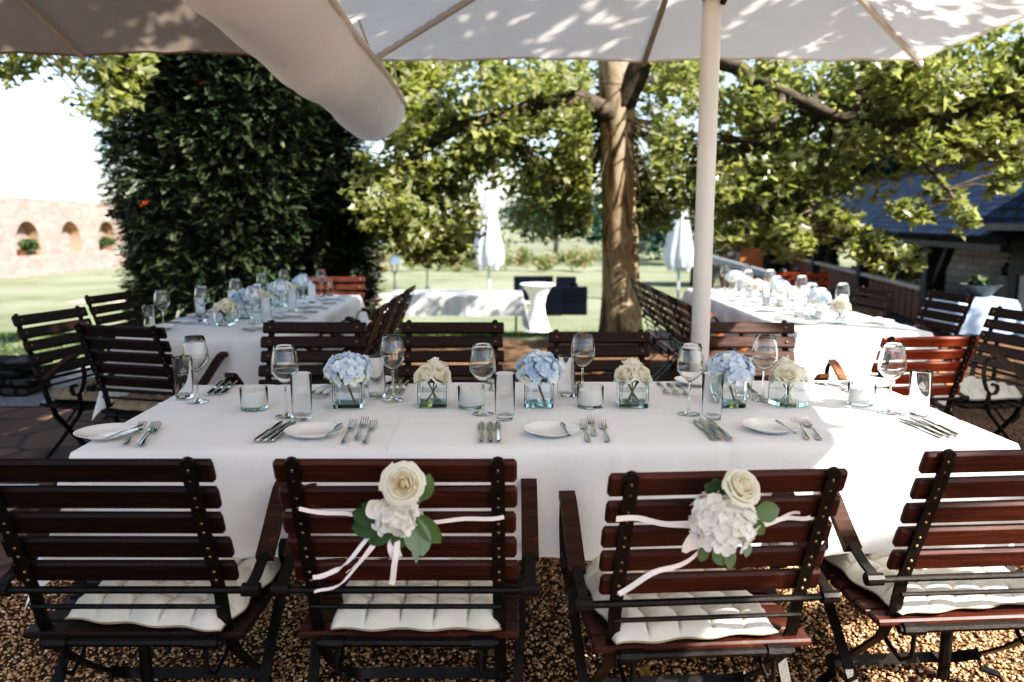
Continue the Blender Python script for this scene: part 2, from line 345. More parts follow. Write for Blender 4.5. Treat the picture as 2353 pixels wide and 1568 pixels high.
# ---------------------------------------------------------------- mesh helpers
class MB:
    def __init__(s): s.v, s.f, s.t = [], [], []
    def add(s, vs, fs, tint=.5):
        k = len(s.v); s.v += [tuple(p) for p in vs]; s.f += [tuple(i + k for i in f) for f in fs]
        s.t += [tint]*len(vs) if not hasattr(tint, '__len__') else list(tint)
        return s
    def box(s, c, size, rot=None, bev=0.0):
        """box with chamfered edges running along its longest axis"""
        c = Vector(c); hx, hy, hz = [q/2 for q in size]
        ax = max(range(3), key=lambda i: size[i]); o = [i for i in range(3) if i != ax]
        h = (hx, hy, hz); b = min(bev, h[o[0]]*.8, h[o[1]]*.8)
        if b > 0:
            a0, a1 = h[o[0]], h[o[1]]
            ring = [(a0-b,-a1),(a0,-a1+b),(a0,a1-b),(a0-b,a1),(-a0+b,a1),(-a0,a1-b),(-a0,-a1+b),(-a0+b,-a1)]
            secs = [(-h[ax], .0), (-h[ax]+b, 1.0), (h[ax]-b, 1.0), (h[ax], .0)]
            vs = []
            for p, k in secs:
                for (u, w_) in ring:
                    q = [0,0,0]; q[ax] = p
                    sh = 0 if k else b
                    q[o[0]] = math.copysign(max(abs(u)-sh, 0), u); q[o[1]] = math.copysign(max(abs(w_)-sh, 0), w_)
                    vs.append(q)
            fs = [tuple(range(7,-1,-1)), tuple(range(24,32))]
            for k in range(3):
                for i in range(8): fs.append((k*8+i, k*8+(i+1)%8, k*8+8+(i+1)%8, k*8+8+i))
        else:
            vs = [(sx*hx, sy*hy, sz*hz) for sx in (-1,1) for sy in (-1,1) for sz in (-1,1)]
            fs = [(0,1,3,2),(4,6,7,5),(0,4,5,1),(2,3,7,6),(0,2,6,4),(1,5,7,3)]
        m = rot if rot is not None else Matrix.Identity(3)
        return s.add([c + m @ Vector(q) for q in vs], fs)
    def bar(s, pts, wdt, thk, side=(1,0,0), closed=False):
        """flat bar of wdt (along side) by thk swept along pts"""
        pts = [Vector(p) for p in pts]; side = Vector(side); vs, fs = [], []
        N = len(pts)
        for i, p in enumerate(pts):
            d = (pts[min(i+1, N-1)] - pts[max(i-1, 0)]).normalized()
            sd = (side - d*side.dot(d))
            sd = sd.normalized() if sd.length > 1e-4 else Vector((0,0,1)).cross(d).normalized()
            nn = d.cross(sd)
            for a, b in ((-1,-1),(1,-1),(1,1),(-1,1)): vs.append(p + sd*(a*wdt/2) + nn*(b*thk/2))
        for i in range(N-1):
            for k in range(4): fs.append((i*4+k, i*4+(k+1)%4, i*4+4+(k+1)%4, i*4+4+k))
        fs += [(3,2,1,0), tuple((N-1)*4+k for k in range(4))]
        return s.add(vs, fs)
    def tube(s, pts, r, n=8, cap=True, tint=.5):
        pts = [Vector(p) for p in pts]; N = len(pts); rs = r if hasattr(r, '__len__') else [r]*N
        vs, fs = [], []; up = None
        for i, p in enumerate(pts):
            d = (pts[min(i+1,N-1)] - pts[max(i-1,0)]).normalized()
            if up is None: up = Vector((0,0,1)) if abs(d.z) < .9 else Vector((1,0,0))
            a = (up - d*up.dot(d)).normalized(); up = a; b = d.cross(a)
            for k in range(n):
                t = 2*PI*k/n; vs.append(p + (a*math.cos(t) + b*math.sin(t))*rs[i])
        for i in range(N-1):
            for k in range(n): fs.append((i*n+k, i*n+(k+1)%n, i*n+n+(k+1)%n, i*n+n+k))
        if cap: fs += [tuple(range(n-1,-1,-1)), tuple((N-1)*n+k for k in range(n))]
        return s.add(vs, fs, tint)
    def lathe(s, prof, n=24, c=(0,0,0)):
        vs, fs = [], []; c = Vector(c); P = len(prof)
        for (r, z) in prof:
            for k in range(n):
                t = 2*PI*k/n; vs.append(c + Vector((r*math.cos(t), r*math.sin(t), z)))
        for i in range(P-1):
            for k in range(n): fs.append((i*n+k, i*n+(k+1)%n, i*n+n+(k+1)%n, i*n+n+k))
        return s.add(vs, fs)
    def ball(s, c, r, n=10, m=7, sq=(1,1,1)):
        vs, fs = [], []; c = Vector(c)
        for i in range(m+1):
            p = PI*i/m
            for k in range(n):
                t = 2*PI*k/n; vs.append(c + Vector((r*sq[0]*math.sin(p)*math.cos(t), r*sq[1]*math.sin(p)*math.sin(t), r*sq[2]*math.cos(p))))
        for i in range(m):
            for k in range(n): fs.append((i*n+k, i*n+n+k, i*n+n+(k+1)%n, i*n+(k+1)%n))
        return s.add(vs, fs)
    def grid(s, fn, nu, nv, tint=None):
        vs, ts = [], []
        for j in range(nv+1):
            for i in range(nu+1):
                vs.append(fn(i/nu, j/nv))
                if tint: ts.append(tint(i/nu, j/nv))
        fs = [(j*(nu+1)+i, j*(nu+1)+i+1, (j+1)*(nu+1)+i+1, (j+1)*(nu+1)+i) for j in range(nv) for i in range(nu)]
        return s.add(vs, fs, ts if tint else .5)
    def mesh(s, name, smooth=False):
        me = bpy.data.meshes.new(name); me.from_pydata(s.v, [], s.f); me.update()
        a = me.attributes.new("tint", 'FLOAT', 'POINT'); a.data.foreach_set("value", np.array(s.t, dtype=np.float32))
        if smooth: me.polygons.foreach_set("use_smooth", [True]*len(me.polygons))
        return me
    def build(s, name, mat, parent=None, smooth=False, auto=None):
        o = bpy.data.objects.new(name, s.mesh(name, smooth or auto is not None)); o.data.materials.append(mat); COL.objects.link(o)
        if auto is not None: o.data.set_sharp_from_angle(angle=R(auto))
        if parent: o.parent = parent
        return o
def np_object(name, V, nv, faces, tint, mat, parent=None, smooth=False):
    """many copies of one little template: V (n, nv, 3), faces [(..)] on one template"""
    n = V.shape[0]; fl = np.concatenate([np.array(f) for f in faces]); ln = np.array([len(f) for f in faces])
    loops = (fl[None, :] + (np.arange(n)*nv)[:, None]).ravel().astype(np.int32)
    tot = np.tile(ln, n); start = np.concatenate([[0], np.cumsum(tot)[:-1]]).astype(np.int32)
    me = bpy.data.meshes.new(name)
    me.vertices.add(n*nv); me.vertices.foreach_set("co", V.reshape(-1).astype(np.float32))
    me.loops.add(len(loops)); me.loops.foreach_set("vertex_index", loops)
    me.polygons.add(len(tot)); me.polygons.foreach_set("loop_start", start); me.polygons.foreach_set("loop_total", tot.astype(np.int32))
    me.update(calc_edges=True)
    if smooth: me.polygons.foreach_set("use_smooth", [True]*len(tot))
    a = me.attributes.new("tint", 'FLOAT', 'POINT'); a.data.foreach_set("value", np.repeat(tint, nv).astype(np.float32))
    o = bpy.data.objects.new(name, me); me.materials.append(mat); COL.objects.link(o)
    if parent: o.parent = parent
    return o
def tag(o, label, cat, group=None, kind=None):
    if label: o['label'] = label
    if cat: o['category'] = cat
    if group: o['group'] = group
    if kind: o['kind'] = kind
    return o
def thing(name, label, cat, loc=(0,0,0), rz=0, group=None, scale=1.0):
    o = bpy.data.objects.new(name, None); COL.objects.link(o); o.empty_display_size = .1
    o.location = loc; o.rotation_euler = (0,0,rz); o.scale = (scale,)*3
    return tag(o, label, cat, group)
KIDS = {}
def copy_tree(o, parent=None):
    c = o.copy(); COL.objects.link(c)
    if parent: c.parent = parent; c.matrix_parent_inverse = o.matrix_parent_inverse
    for ch in list(o.children): copy_tree(ch, c)
    return c
class Proto:
    """first use hands out the original, later uses hand out copies with copies of the parts"""
    def __init__(s, root): s.root, s.used = root, False
    def put(s, loc, rz=0, label=None, group=None, scale=None, cat=None, name=None):
        o = copy_tree(s.root) if s.used else s.root; s.used = True
        o.location = loc; o.rotation_euler = (0,0,rz)
        if scale: o.scale = (scale,)*3
        if label: o['label'] = label
        if group: o['group'] = group
        elif 'group' in o.keys(): del o['group']
        if cat: o['category'] = cat
        return o
def rotmats(n, tilt=None):
    """random rotation matrices (n,3,3); tilt limits how far the face normal leans from +z"""
    yaw = rng.uniform(0, 2*PI, n)
    th = np.arccos(rng.uniform(-1, 1, n)) if tilt is None else np.abs(rng.normal(0, tilt, n))
    ph = rng.uniform(0, 2*PI, n)
    cz, sz = np.cos(yaw), np.sin(yaw); Z = np.zeros(n); O = np.ones(n)
    A = np.stack([np.stack([cz,-sz,Z],-1), np.stack([sz,cz,Z],-1), np.stack([Z,Z,O],-1)], 1)
    ct, st = np.cos(th), np.sin(th)
    B = np.stack([np.stack([O,Z,Z],-1), np.stack([Z,ct,-st],-1), np.stack([Z,st,ct],-1)], 1)
    cp, sp = np.cos(ph), np.sin(ph)
    C = np.stack([np.stack([cp,-sp,Z],-1), np.stack([sp,cp,Z],-1), np.stack([Z,Z,O],-1)], 1)
    return C @ B @ A
def scatter(name, pts, tmpl, faces, size, tint, mat, parent=None, tilt=None, smooth=False, Rm=None):
    n = len(pts); T = np.array(tmpl, dtype=float)
    Rm = rotmats(n, tilt) if Rm is None else Rm
    V = np.einsum('nij,kj->nki', Rm, T)*np.asarray(size)[:, None, None] + np.asarray(pts)[:, None, :]
    return np_object(name, V, len(T), faces, np.asarray(tint), mat, parent, smooth)
# plane-tree leaf: five pointed lobes, slightly folded along the midrib
_o = [(0,0),(.16,-.12),(.46,-.16),(.36,.06),(.60,.30),(.30,.36),(.24,.52),(0,.95),(-.24,.52),(-.30,.36),(-.60,.30),(-.36,.06),(-.46,-.16),(-.16,-.12)]
LEAF = [(x, y-.3, .34*abs(x) - .30*(y-.2)**2 + (.10 if i in (4,10) else 0)) for i, (x, y) in enumerate(_o)]
LEAF_F = [(0,1,2,3),(0,3,4,5),(0,5,6,7),(0,7,8,9),(0,9,10,11),(0,11,12,13)]
OVAL = [(0,-.5,0),(.22,-.1,.05),(.2,.25,.05),(0,.5,-.02),(-.2,.25,.05),(-.22,-.1,.05)]
OVAL_F = [(0,1,2,3),(0,3,4,5)]
CARD = [(-.5,-.1,.05),(-.1,-.5,0),(.5,.0,.08),(.1,.5,0)]
CARD_F = [(0,1,2,3)]

# ================================================================ SETTING
# ---- ground sheet
def ground_sheet():
    xs = sorted(set([-600,-300,-150,-90,-60,-40] + list(range(-30, 31, 2)) + [40,60,90,150,300,600]))
    ys = sorted(set([-60,-20,-8,-2,2,6] + [8+.5*i for i in range(30)] + list(range(24, 64, 4)) + [80,120,200,400,900]))
    b = MB(); vs = [(x, y, gz(x, y)) for y in ys for x in xs]; nx = len(xs)
    fs = [(j*nx+i, j*nx+i+1, (j+1)*nx+i+1, (j+1)*nx+i) for j in range(len(ys)-1) for i in range(nx-1)]
    b.add(vs, fs); return b.build('ground', M['ground'], smooth=True)
tag(ground_sheet(), 'terrace gravel running into a falling lawn', 'ground', kind='structure')
def sheet(name, mat, pts, z, label, sub=False):
    b = MB(); b.add([(x, y, z + gz(x, y)) for x, y in pts], [tuple(range(len(pts)))])
    return tag(b.build(name, mat), label, 'path', kind='structure')
sheet('path', M['flag'], [(-9,.2),(-1.95,.2),(-1.9,2.2),(-2.05,4.0),(-2.0,5.5),(-2.4,5.7),(-9,5.75)], .004, 'brown flagstone paving on the left of the terrace')
sheet('path', M['grey_path'], [(-9,5.8),(-2.42,5.72),(-2.3,6.6),(-2.6,7.2),(-4,7.45),(-9,7.5)], .006, 'grey grit path along the edge of the lawn')
b = MB()
for k in range(16):
    x0, x1 = -14 + k*.95, -14 + (k+1)*.95
    b.add([(x0, 24.5 - .02*x0, gz(0,24.5)+.02), (x1, 24.5 - .02*x1, gz(0,24.5)+.02), (x1, 28.5 + .3*math.sin(k+1), gz(0,29)+.03), (x0, 28.5 + .3*math.sin(k), gz(0,29)+.03)], [(0,1,2,3)])
tag(b.build('path', M['sand_path']), 'pale sandy path across the far lawn', 'path', kind='structure')

# ---- pebbles that lie close enough to be seen one by one
def pebbles():
    n = 60000
    p = np.stack([rng.uniform(-1.95, 2.7, n), rng.uniform(2.05, 4.1, n)], -1)
    keep = (p[:,1] < 3.3) | (rng.random(n) < .6)
    p = p[keep]; n = len(p)
    t = (1 + 5**.5)/2
    T = np.array([(-1,t,0),(1,t,0),(-1,-t,0),(1,-t,0),(0,-1,t),(0,1,t),(0,-1,-t),(0,1,-t),(t,0,-1),(t,0,1),(-t,0,-1),(-t,0,1)])/1.902
    Fc = [(0,11,5),(0,5,1),(0,1,7),(0,7,10),(0,10,11),(1,5,9),(5,11,4),(11,10,2),(10,7,6),(7,1,8),(3,9,4),(3,4,2),(3,2,6),(3,6,8),(3,8,9),(4,9,5),(2,4,11),(6,2,10),(8,6,7),(9,8,1)]
    s = np.clip(rng.normal(.0049, .0014, n), .0026, .0095)
    sc3 = np.stack([s*rng.uniform(.9,1.5,n), s*rng.uniform(.8,1.1,n), s*rng.uniform(.55,.85,n)], -1)
    Rm = rotmats(n, .35)
    V = np.einsum('nij,nkj->nki', Rm, T[None]*sc3[:,None,:])
    V += np.stack([p[:,0], p[:,1], .002 + rng.uniform(0,.006,n)], -1)[:,None,:]
    o = np_object('gravel', V, 12, Fc, np.clip(rng.normal(.5,.25,n),0,1), M['pebble'], None, True)
    tag(o, 'loose golden brown pea gravel under the chairs', 'gravel', kind='stuff')
pebbles()
# ---- grass blades along the near part of the lawn
def grass():
    n = 60000
    x = rng.uniform(-9, 5, n); y = 7.35 + rng.beta(1, 1.7, n)*11
    edge = np.interp(x, [-3.4,-1.6], [7.45, 9.4])
    k = y > edge + rng.uniform(-.15,.25,n); x, y = x[k], y[k]; n = len(x)
    z = np.array([gz(0, q) for q in y])
    h = rng.uniform(.03,.075,n); a = rng.uniform(0,2*PI,n); ln = rng.uniform(-.5,.5,(n,2))*h[:,None]; wd = .006
    V = np.zeros((n,3,3))
    V[:,0] = np.stack([x-np.cos(a)*wd, y-np.sin(a)*wd, z], -1); V[:,1] = np.stack([x+np.cos(a)*wd, y+np.sin(a)*wd, z], -1)
    V[:,2] = np.stack([x+ln[:,0], y+ln[:,1], z+h], -1)
    o = np_object('grass', V, 3, [(0,1,2)], rng.random(n), M['grass'])
    tag(o, 'short lawn grass beyond the terrace', 'grass', kind='stuff')
grass()

# ---- arcaded wall far left
def arcade():
    X0, y0, y1, pitch, wN = -23.9, 29.95, 62, 3.87, 2.0
    root = thing('arcaded_wall', 'long pale masonry garden wall with a row of arched niches', 'wall', (X0, 0, 0))
    f, back, ins = MB(), MB(), MB(); zb, zs, zt, dp = -1.6, -.30, 2.50, .6
    k = 0; starts = []
    y = y0
    while y < y1:
        s = y + .95; e = s + wN; r = wN/2; sp = .40; N = 14; starts.append(s)
        tp = lambda q: zt + .03*math.sin(q*3.1) + .02*math.sin(q*7.7)
        f.add([(0,y,zb),(0,s,zb),(0,s,tp(s)),(0,y,tp(y))], [(0,1,2,3)])
        f.add([(0,e,zb),(0,y+pitch,zb),(0,y+pitch,tp(y+pitch)),(0,e,tp(e))], [(0,1,2,3)])
        f.add([(0,s,zb),(0,e,zb),(0,e,zs),(0,s,zs)], [(0,1,2,3)])
        arc = [(s, zs)] + [(s + r - r*math.cos(PI*i/N), sp + r*math.sin(PI*i/N)) for i in range(N+1)] + [(e, zs)]
        for i in range(1, N+1):
            (a, za), (b_, zb_) = arc[i], arc[i+1]
            f.add([(0,a,za),(0,b_,zb_),(0,b_,tp(b_)),(0,a,tp(a))], [(0,1,2,3)])
        for i in range(len(arc)):
            (a, za), (b_, zb_) = arc[i], arc[(i+1) % len(arc)]
            (ins if zs < max(za, zb_) else f).add([(0,a,za),(-dp,a,za),(-dp,b_,zb_),(0,b_,zb_)], [(0,1,2,3)])
        back.add([(-dp,a,za) for a, za in arc], [tuple(range(len(arc)))])
        # coping
        f.add([(0,y,tp(y)),(0,y+pitch,tp(y+pitch)),(-1.0,y+pitch,tp(y+pitch)),(-1.0,y,tp(y))], [(0,1,2,3)])
        y += pitch
    f.build('wall', M['arcade'], root); back.build('niche_back', M['arcade'], root); ins.build('niche_arch', M['intrados'], root)
    b = MB()
    for i in range(26): b.box((.25, y0 + 1.2*i, -1.22), (.5, 1.18, .22), bev=.03)
    b.build('plinth', M['arcade'], root)
    return starts
ST = arcade()
def bush_mesh(name, mat, n, rad, size, parent, c=(0,0,0), flat=1.0, tmin=0, tmax=1, lump=7, core=None):
    """foliage mass: lumps on an uneven ellipsoid filled with small leaf faces"""
    rad = np.array(rad, float); c = np.array(c, float)
    L = rng.normal(0, 1, (lump, 3)); L /= np.linalg.norm(L, axis=1)[:, None]; L *= rng.uniform(.3, .72, lump)[:, None]
    L[:,2] *= flat
    which = rng.integers(0, lump, n)
    d = rng.normal(0, 1, (n, 3)); d /= np.linalg.norm(d, axis=1)[:, None]
    d *= (rng.uniform(.25, 1, n)**.5)[:, None]*rng.uniform(.32,.55,lump)[which][:, None]
    P = (L[which] + d)*rad + c
    lt = rng.uniform(-.22,.22,lump)[which]
    t = np.clip(rng.uniform(tmin, tmax, n) + lt*(tmax-tmin), 0, 1)
    o = scatter(name, P, CARD, CARD_F, rng.uniform(.6, 1.4, n)*size, t, mat, parent)
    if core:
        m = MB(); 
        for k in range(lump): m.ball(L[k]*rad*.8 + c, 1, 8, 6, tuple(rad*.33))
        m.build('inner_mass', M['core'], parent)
    return o
pl = [(ST[2]+1.0, 'leafy potted shrub on the sill of the leftmost visible wall niche'), (ST[4]+1.05, 'small potted shrub on the wall niche sill beside the dark hedge')]
for (y, lab) in pl:
    t = thing('potted_shrub', lab, 'plant', (-24.2, y, -.30), 0, 'potted shrubs in the wall niches')
    bush_mesh('foliage', M['far_leaf'], 420, (.45,.85,.42), .16, t, (.2,0,.45), tmin=.3)
    m = MB(); m.lathe([(.0,0),(.18,0),(.24,.26),(.2,.26),(.19,.2),(0,.2)], 12); m.build('pot', M['terracotta'], t, auto=40)

# ---- gallery on the right
def gallery():
    root = thing('timber_gallery', 'long open timber gallery with blue slate roof and braced posts', 'building', (7.5, 12.0, 0), math.atan2(-.17, 1))
    L, zE, zR, span = 27.0, 1.07, 2.75, 2.5
    rf = MB()
    A = [(-.35,-.6,zE),(-.35,L,zE),(span,L,zR),(span,-.6,zR)]; rf.add(A, [(3,2,1,0)])
    Bq = [(span,-.6,zR),(span,L,zR),(2*span+.35,L,zE),(2*span+.35,-.6,zE)]; rf.add(Bq, [(3,2,1,0)])
    o = rf.build('roof', M['slate'], root)
    uv = o.data.uv_layers.new(name="UVMap")
    sl_ = math.hypot(span+.35, zR-zE)
    uvs = {0:[(L+.6,0),(0,0)][0:0]}
    quad = [(0,sl_),(L,sl_),(L,0),(0,0)]
    for i, q in enumerate(quad + quad): uv.data[i].uv = q
    so_ = o.modifiers.new("thickness", 'SOLIDIFY'); so_.thickness = .08; so_.offset = 1
    g = MB(); g.box((-.36, L/2-.3, zE-.10), (.10, L+.6, .10)); g.build('gutter', M['timber'], root)
    r = MB(); r.tube([(span,-.6,zR+.09),(span,L,zR+.09)], .07, 8); r.build('ridge_cap', M['timber'], root)
    p = MB(); p.box((0, L/2, zE-.02), (.16, L, .18)); p.box((2*span, L/2, zE-.02), (.16, L, .18)); p.build('eaves_beam', M['timber'], root)
    ys = [3.3, 8.2, 13.9, 19, 24]
    for y in ys:
        z0 = gz(0, 12+y) - .1
        m = MB(); m.box((0,y,(z0+zE)/2), (.34,.34,zE-z0)); po = m.build('post', M['timber'], root)
        m = MB()
        for sgn in (-1,1): m.bar([(0,y+sgn*.10,zE-.95),(0,y+sgn*.85,zE-.08)], .13,.13)
        m.build('brace', M['timber'], po)
    for y in (.6, 5.6, 10.6, 16, 21.5):
        z0 = gz(0, 12+y) - .1
        m = MB(); m.box((2*span,y,(z0+zE)/2), (.2,.2,zE-z0)); po = m.build('post', M['timber'], root)
        m = MB()
        for sgn in (-1,1): m.bar([(2*span,y+sgn*.08,zE-.8),(2*span,y+sgn*.7,zE-.08)], .11,.11)
        m.build('brace', M['timber'], po)
    # parapet: rail coloured pale for sunlight on dark and reddish boards between the front posts
    for a, b_ in zip([-.4]+ys[:-1], ys):
        if a < 0: continue
        m = MB(); m.box((-.02,(a+b_)/2,.06), (.26,b_-a-.28,.09), bev=.02); rl = m.build('parapet_rail', M['timber_lit'], root)
        m = MB(); n = int((b_-a-.3)/.42)
        for k in range(n): m.box((0,a+.2+.42*k+.2,-.32), (.05,.36,.62))
        m.build('parapet_board', M['timber_red'], root)
    m = MB(); m.box((.02, L/2+1.6, -.86), (.1, L-3.4, .40)); m.build('plinth', M['timber'], root)
    m = MB()
    for k in range(13): m.box((span, .2+2.1*k, zE-.05), (2*span, .14, .16))
    m.build('tie_beam', M['timber'], root)
gallery()
t = thing('stone_wall', 'grey rubble stone wall seen through the gallery', 'wall', (12.6, 13.5, -1.3))
m = MB(); m.box((0,4.6,1.5), (.5,9.2,3.0)); m.build('masonry', M['stone'], t)
m = MB(); m.box((0,4.6,3.05), (.62,9.3,.1), bev=.02); m.build('coping', M['stone'], t)
for i, (x, y, rx, h, lab) in enumerate([(11.9,15.6,.8,1.0,'thin shrub climbing the rubble stone wall near the dark house'), (11.8,18.4,.9,1.6,'leafy shrub in front of the far half of the rubble stone wall')]):
    t = thing('shrub', lab, 'shrub', (x,y,gz(x,y)), 0, 'shrubs behind the gallery')
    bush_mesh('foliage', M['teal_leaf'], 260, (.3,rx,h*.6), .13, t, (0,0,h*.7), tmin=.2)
    m = MB(); m.tube([(0,0,-.1),(.03,.05,h*.5),(0,.1,h)], [.03,.02,.01], 6); m.build('stem', M['branch'], t)
for i, (x, y, r_, h, mat, lab) in enumerate([  # pale leaf colour stands for sun on the bushes behind the posts
    (13.5,24,2.4,2.3,'bush_leaf','bush coloured pale as if sunlit behind the middle gallery posts'), (14.5,30,2.6,2.6,'bush_leaf','pale yellow green bush behind the far gallery posts'),
    (12.4,27.5,1.6,1.3,'bush_leaf','low pale bush just beyond the gallery rail'), (15.5,23.5,2.2,3.2,'far_leaf','dark green bush behind the second braced post'),
    (13.6,37,2.6,2.6,'far_leaf','bush beyond the far end of the gallery')]):
    t = thing('shrub', lab, 'shrub', (x,y,gz(x,y)), 0, 'shrubs behind the gallery')
    bush_mesh('foliage', M[mat], 1300, (r_,r_,h*.55), .22, t, (0,0,h*.5), tmin=.2, core=True)

# ---- dark house at the right edge
def house():
    root = thing('timber_house', 'dark timber house with slate hip roof at the right edge', 'building', (10.4, 10.0, 0))
    zb, ze = -.9, 1.33
    m = MB(); m.box((0,0,(zb+ze)/2), (6.0,3.8,ze-zb)); m.build('wall', M['timber'], root)
    r = MB(); e = 3.45; q = 2.15; r.add([(-e,-q,ze),(e,-q,ze),(e,q,ze),(-e,q,ze),(-1.3,0,3.5),(1.3,0,3.5)], [(0,1,5,4),(1,2,5),(2,3,4,5),(3,0,4)])
    o = r.build('roof', M['slate'], root); uv = o.data.uv_layers.new(name="UVMap")
    for p in o.data.polygons:
        nx, ny, nz_ = p.normal; d = Vector((-ny, nx, 0)).normalized(); u2 = p.normal.cross(d)
        for li in p.loop_indices:
            c = o.data.vertices[o.data.loops[li].vertex_index].co; uv.data[li].uv = (c.dot(d)+20, c.dot(u2)+20)
    m = MB(); m.box((0,-q,ze-.05),(2*e,.1,.1)); m.box((0,q,ze-.05),(2*e,.1,.1)); m.box((-e,0,ze-.05),(.1,2*q-.11,.1)); m.box((e,0,ze-.05),(.1,2*q-.11,.1)); m.build('gutter', M['fence'], root)
    f = MB()
    for s in (-1,1): f.box((-3.03,1.35+s*.26,.1),(.08,.07,1.0))
    f.box((-3.03,1.35,.63),(.08,.59,.07)); f.box((-3.03,1.35,-.43),(.08,.59,.07))
    fo = f.build('window', M['timber'], root); g = MB(); g.box((-3.02,1.35,.1),(.03,.45,1.0)); g.build('light_gap_pane', M['gable'], fo)  # added window, its paler pane stands for a gap of light
house()
# ---- grey gabled house far behind
t = thing('gabled_house', 'grey rendered house gable showing between the leaves at upper right', 'building', (24.5, 38, -1.4), R(-20))
m = MB(); m.box((0,0,3.4),(9,8,6.8)); m.add([(-4.5,-4,6.8),(4.5,-4,6.8),(0,-4,10.0),(-4.5,4,6.8),(4.5,4,6.8),(0,4,10.0)],[(0,1,2),(5,4,3)]); m.build('wall', M['gable'], t)
m = MB(); m.add([(-5,-4.4,6.55),(0,-4.4,10.2),(0,4.4,10.2),(-5,4.4,6.55),(5,-4.4,6.55),(5,4.4,6.55)],[(0,1,2,3),(1,4,5,2)]); m.build('roof', M['timber'], t)
m = MB()
for z in (2.2, 5.0): 
    for x in (-2,1.2): m.box((x,-4.02,z),(.9,.06,1.3))
m.build('window', M['fence'], t)
# ---- sheds and rails in the lower yard
t = thing('garden_shed', 'timber shed with orange board panel and pale lattice window', 'shed', (9.1, 31, gz(0,31)), R(-8))
m = MB(); m.box((-1.9,0,1.1),(.22,.2,2.3)); m.box((-.35,0,1.1),(.22,.2,2.3)); m.box((.75,0,1.1),(.22,.2,2.3)); m.box((3.2,0,1.1),(.22,.2,2.3)); m.build('post', M['timber'], t)
m = MB(); m.box((.2,.06,.95),(.85,.06,1.9)); m.build('door', M['orange_board'], t)
m = MB(); m.box((-1.1,.3,1.2),(1.28,.06,1.7)); wn = m.build('window', M['plaster_pink'], t)
m = MB(); m.bar([(-1.75,.25,.5),(-.5,.25,1.2)], .05,.03,(0,0,1)); m.bar([(-1.75,.2,1.2),(-.5,.2,.5)], .05,.03,(0,0,1)); m.box((-1.12,.22,1.22),(1.27,.04,.05)); m.build('lattice', M['timber_red'], wn)
m = MB(); m.box((.6,1.6,.6),(5.2,.1,1.7)); m.build('wall', M['timber'], t)
m = MB(); m.box((.6,.9,2.35),(6.0,3.0,.12)); m.build('roof', M['slate'], t)
m = MB(); m.box((2.0,.1,1.05),(2.2,.1,.14)); m.build('crossbar', M['timber_lit'], t)
t = thing('ramp_railing', 'grey blue handrail sloping beside a dark boarded ramp', 'railing', (0,0,0))
m = MB(); m.bar([(6.35,26,.22),(5.95,17,.10)], .14,.16); m.build('handrail', M['grey_rail'], t)
m = MB()
for k in range(26): 
    y = 17.2 + .34*k; x = 5.96 + (y-17)*.0444; z0 = gz(0,y)-.05
    m.box((x,y,(z0+.02)/2),(.05,.30,.02-z0))
m.build('boarding', M['timber'], t)

# ---- far trees, each with trunk and crown
def far_tree(px, ytop, d, wpx, mat, label, base=None, n=2600, trunk=.22, zlow=.12, group='trees beyond the lawn'):
    c = on_y(px, 600, d); z0 = gz(c.x, d); top = on_y(px, ytop, d).z; H = top - z0; W = wpx/F*d/2
    t = thing('broadleaf_tree', label, 'tree', (c.x, d, z0), 0, group)
    bush_mesh('crown', M[mat], n, (W*1.15, W*1.0, H*(1-zlow)*.58), max(.28, H*.055), t, (0,0,H*(1+zlow)/2), tmin=.05, lump=12)
    m = MB(); m.tube([(0,0,-.2),(.1,0,H*.3),(.05,.1,H*.8)], [trunk,trunk*.8,trunk*.3], 8)
    for k in range(5):
        a = rng.uniform(0,2*PI); m.tube([(.08,0,H*(.3+.08*k)),(math.cos(a)*W*.6, math.sin(a)*W*.6, H*(.5+.08*k))], [trunk*.4, .03], 6)
    m.build('trunk', M['branch'], t)
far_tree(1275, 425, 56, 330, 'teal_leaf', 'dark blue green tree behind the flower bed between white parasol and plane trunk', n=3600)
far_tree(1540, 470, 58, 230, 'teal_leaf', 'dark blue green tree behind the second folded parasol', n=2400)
far_tree(905, 470, 60, 330, 'far_leaf', 'mid green tree beyond the lawn beside the dark hedge', n=2400)
far_tree(1075, 520, 66, 170, 'far_leaf', 'low distant tree beyond the first white parasol', n=1200)
far_tree(1760, 300, 48, 300, 'far_leaf', 'mid green tree above the shed, behind the hanging branch', n=3000)
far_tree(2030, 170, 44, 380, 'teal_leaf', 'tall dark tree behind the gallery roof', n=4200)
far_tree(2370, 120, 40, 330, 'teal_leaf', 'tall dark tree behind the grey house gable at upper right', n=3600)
far_tree(1420, 500, 72, 150, 'far_leaf', 'small distant tree right behind the plane trunk', n=1000)
# ---- rose bed
for k in range(11):
    px = 890 + 52*k; d = 43 + rng.uniform(-.8,.8); c = on_y(px, 600, d); h = rng.uniform(1.0,1.5)
    t = thing('rose_bush', 'pale blooming rose bush in the long flower bed beyond the lawn', 'shrub', (c.x, d, gz(0,d)), 0, 'rose bushes in the flower bed')
    bush_mesh('foliage', M['bush_leaf'], 620, (.95,.8,h*.58), .13, t, (0,0,h*.52), tmin=.25, lump=8)
t = thing('garden_fence', 'dark upright railing behind the flower bed', 'fence', (on_y(1150,600,49).x, 49, gz(0,49)))
m = MB()
for k in range(70): m.box((.13*k,0,.75),(.035,.035,1.5))
m.build('bars', M['fence'], t)
m = MB(); m.box((4.5,0,1.5),(9.2,.05,.06)); m.box((4.5,.045,.3),(9.2,.04,.06)); m.build('rail', M['fence'], t)

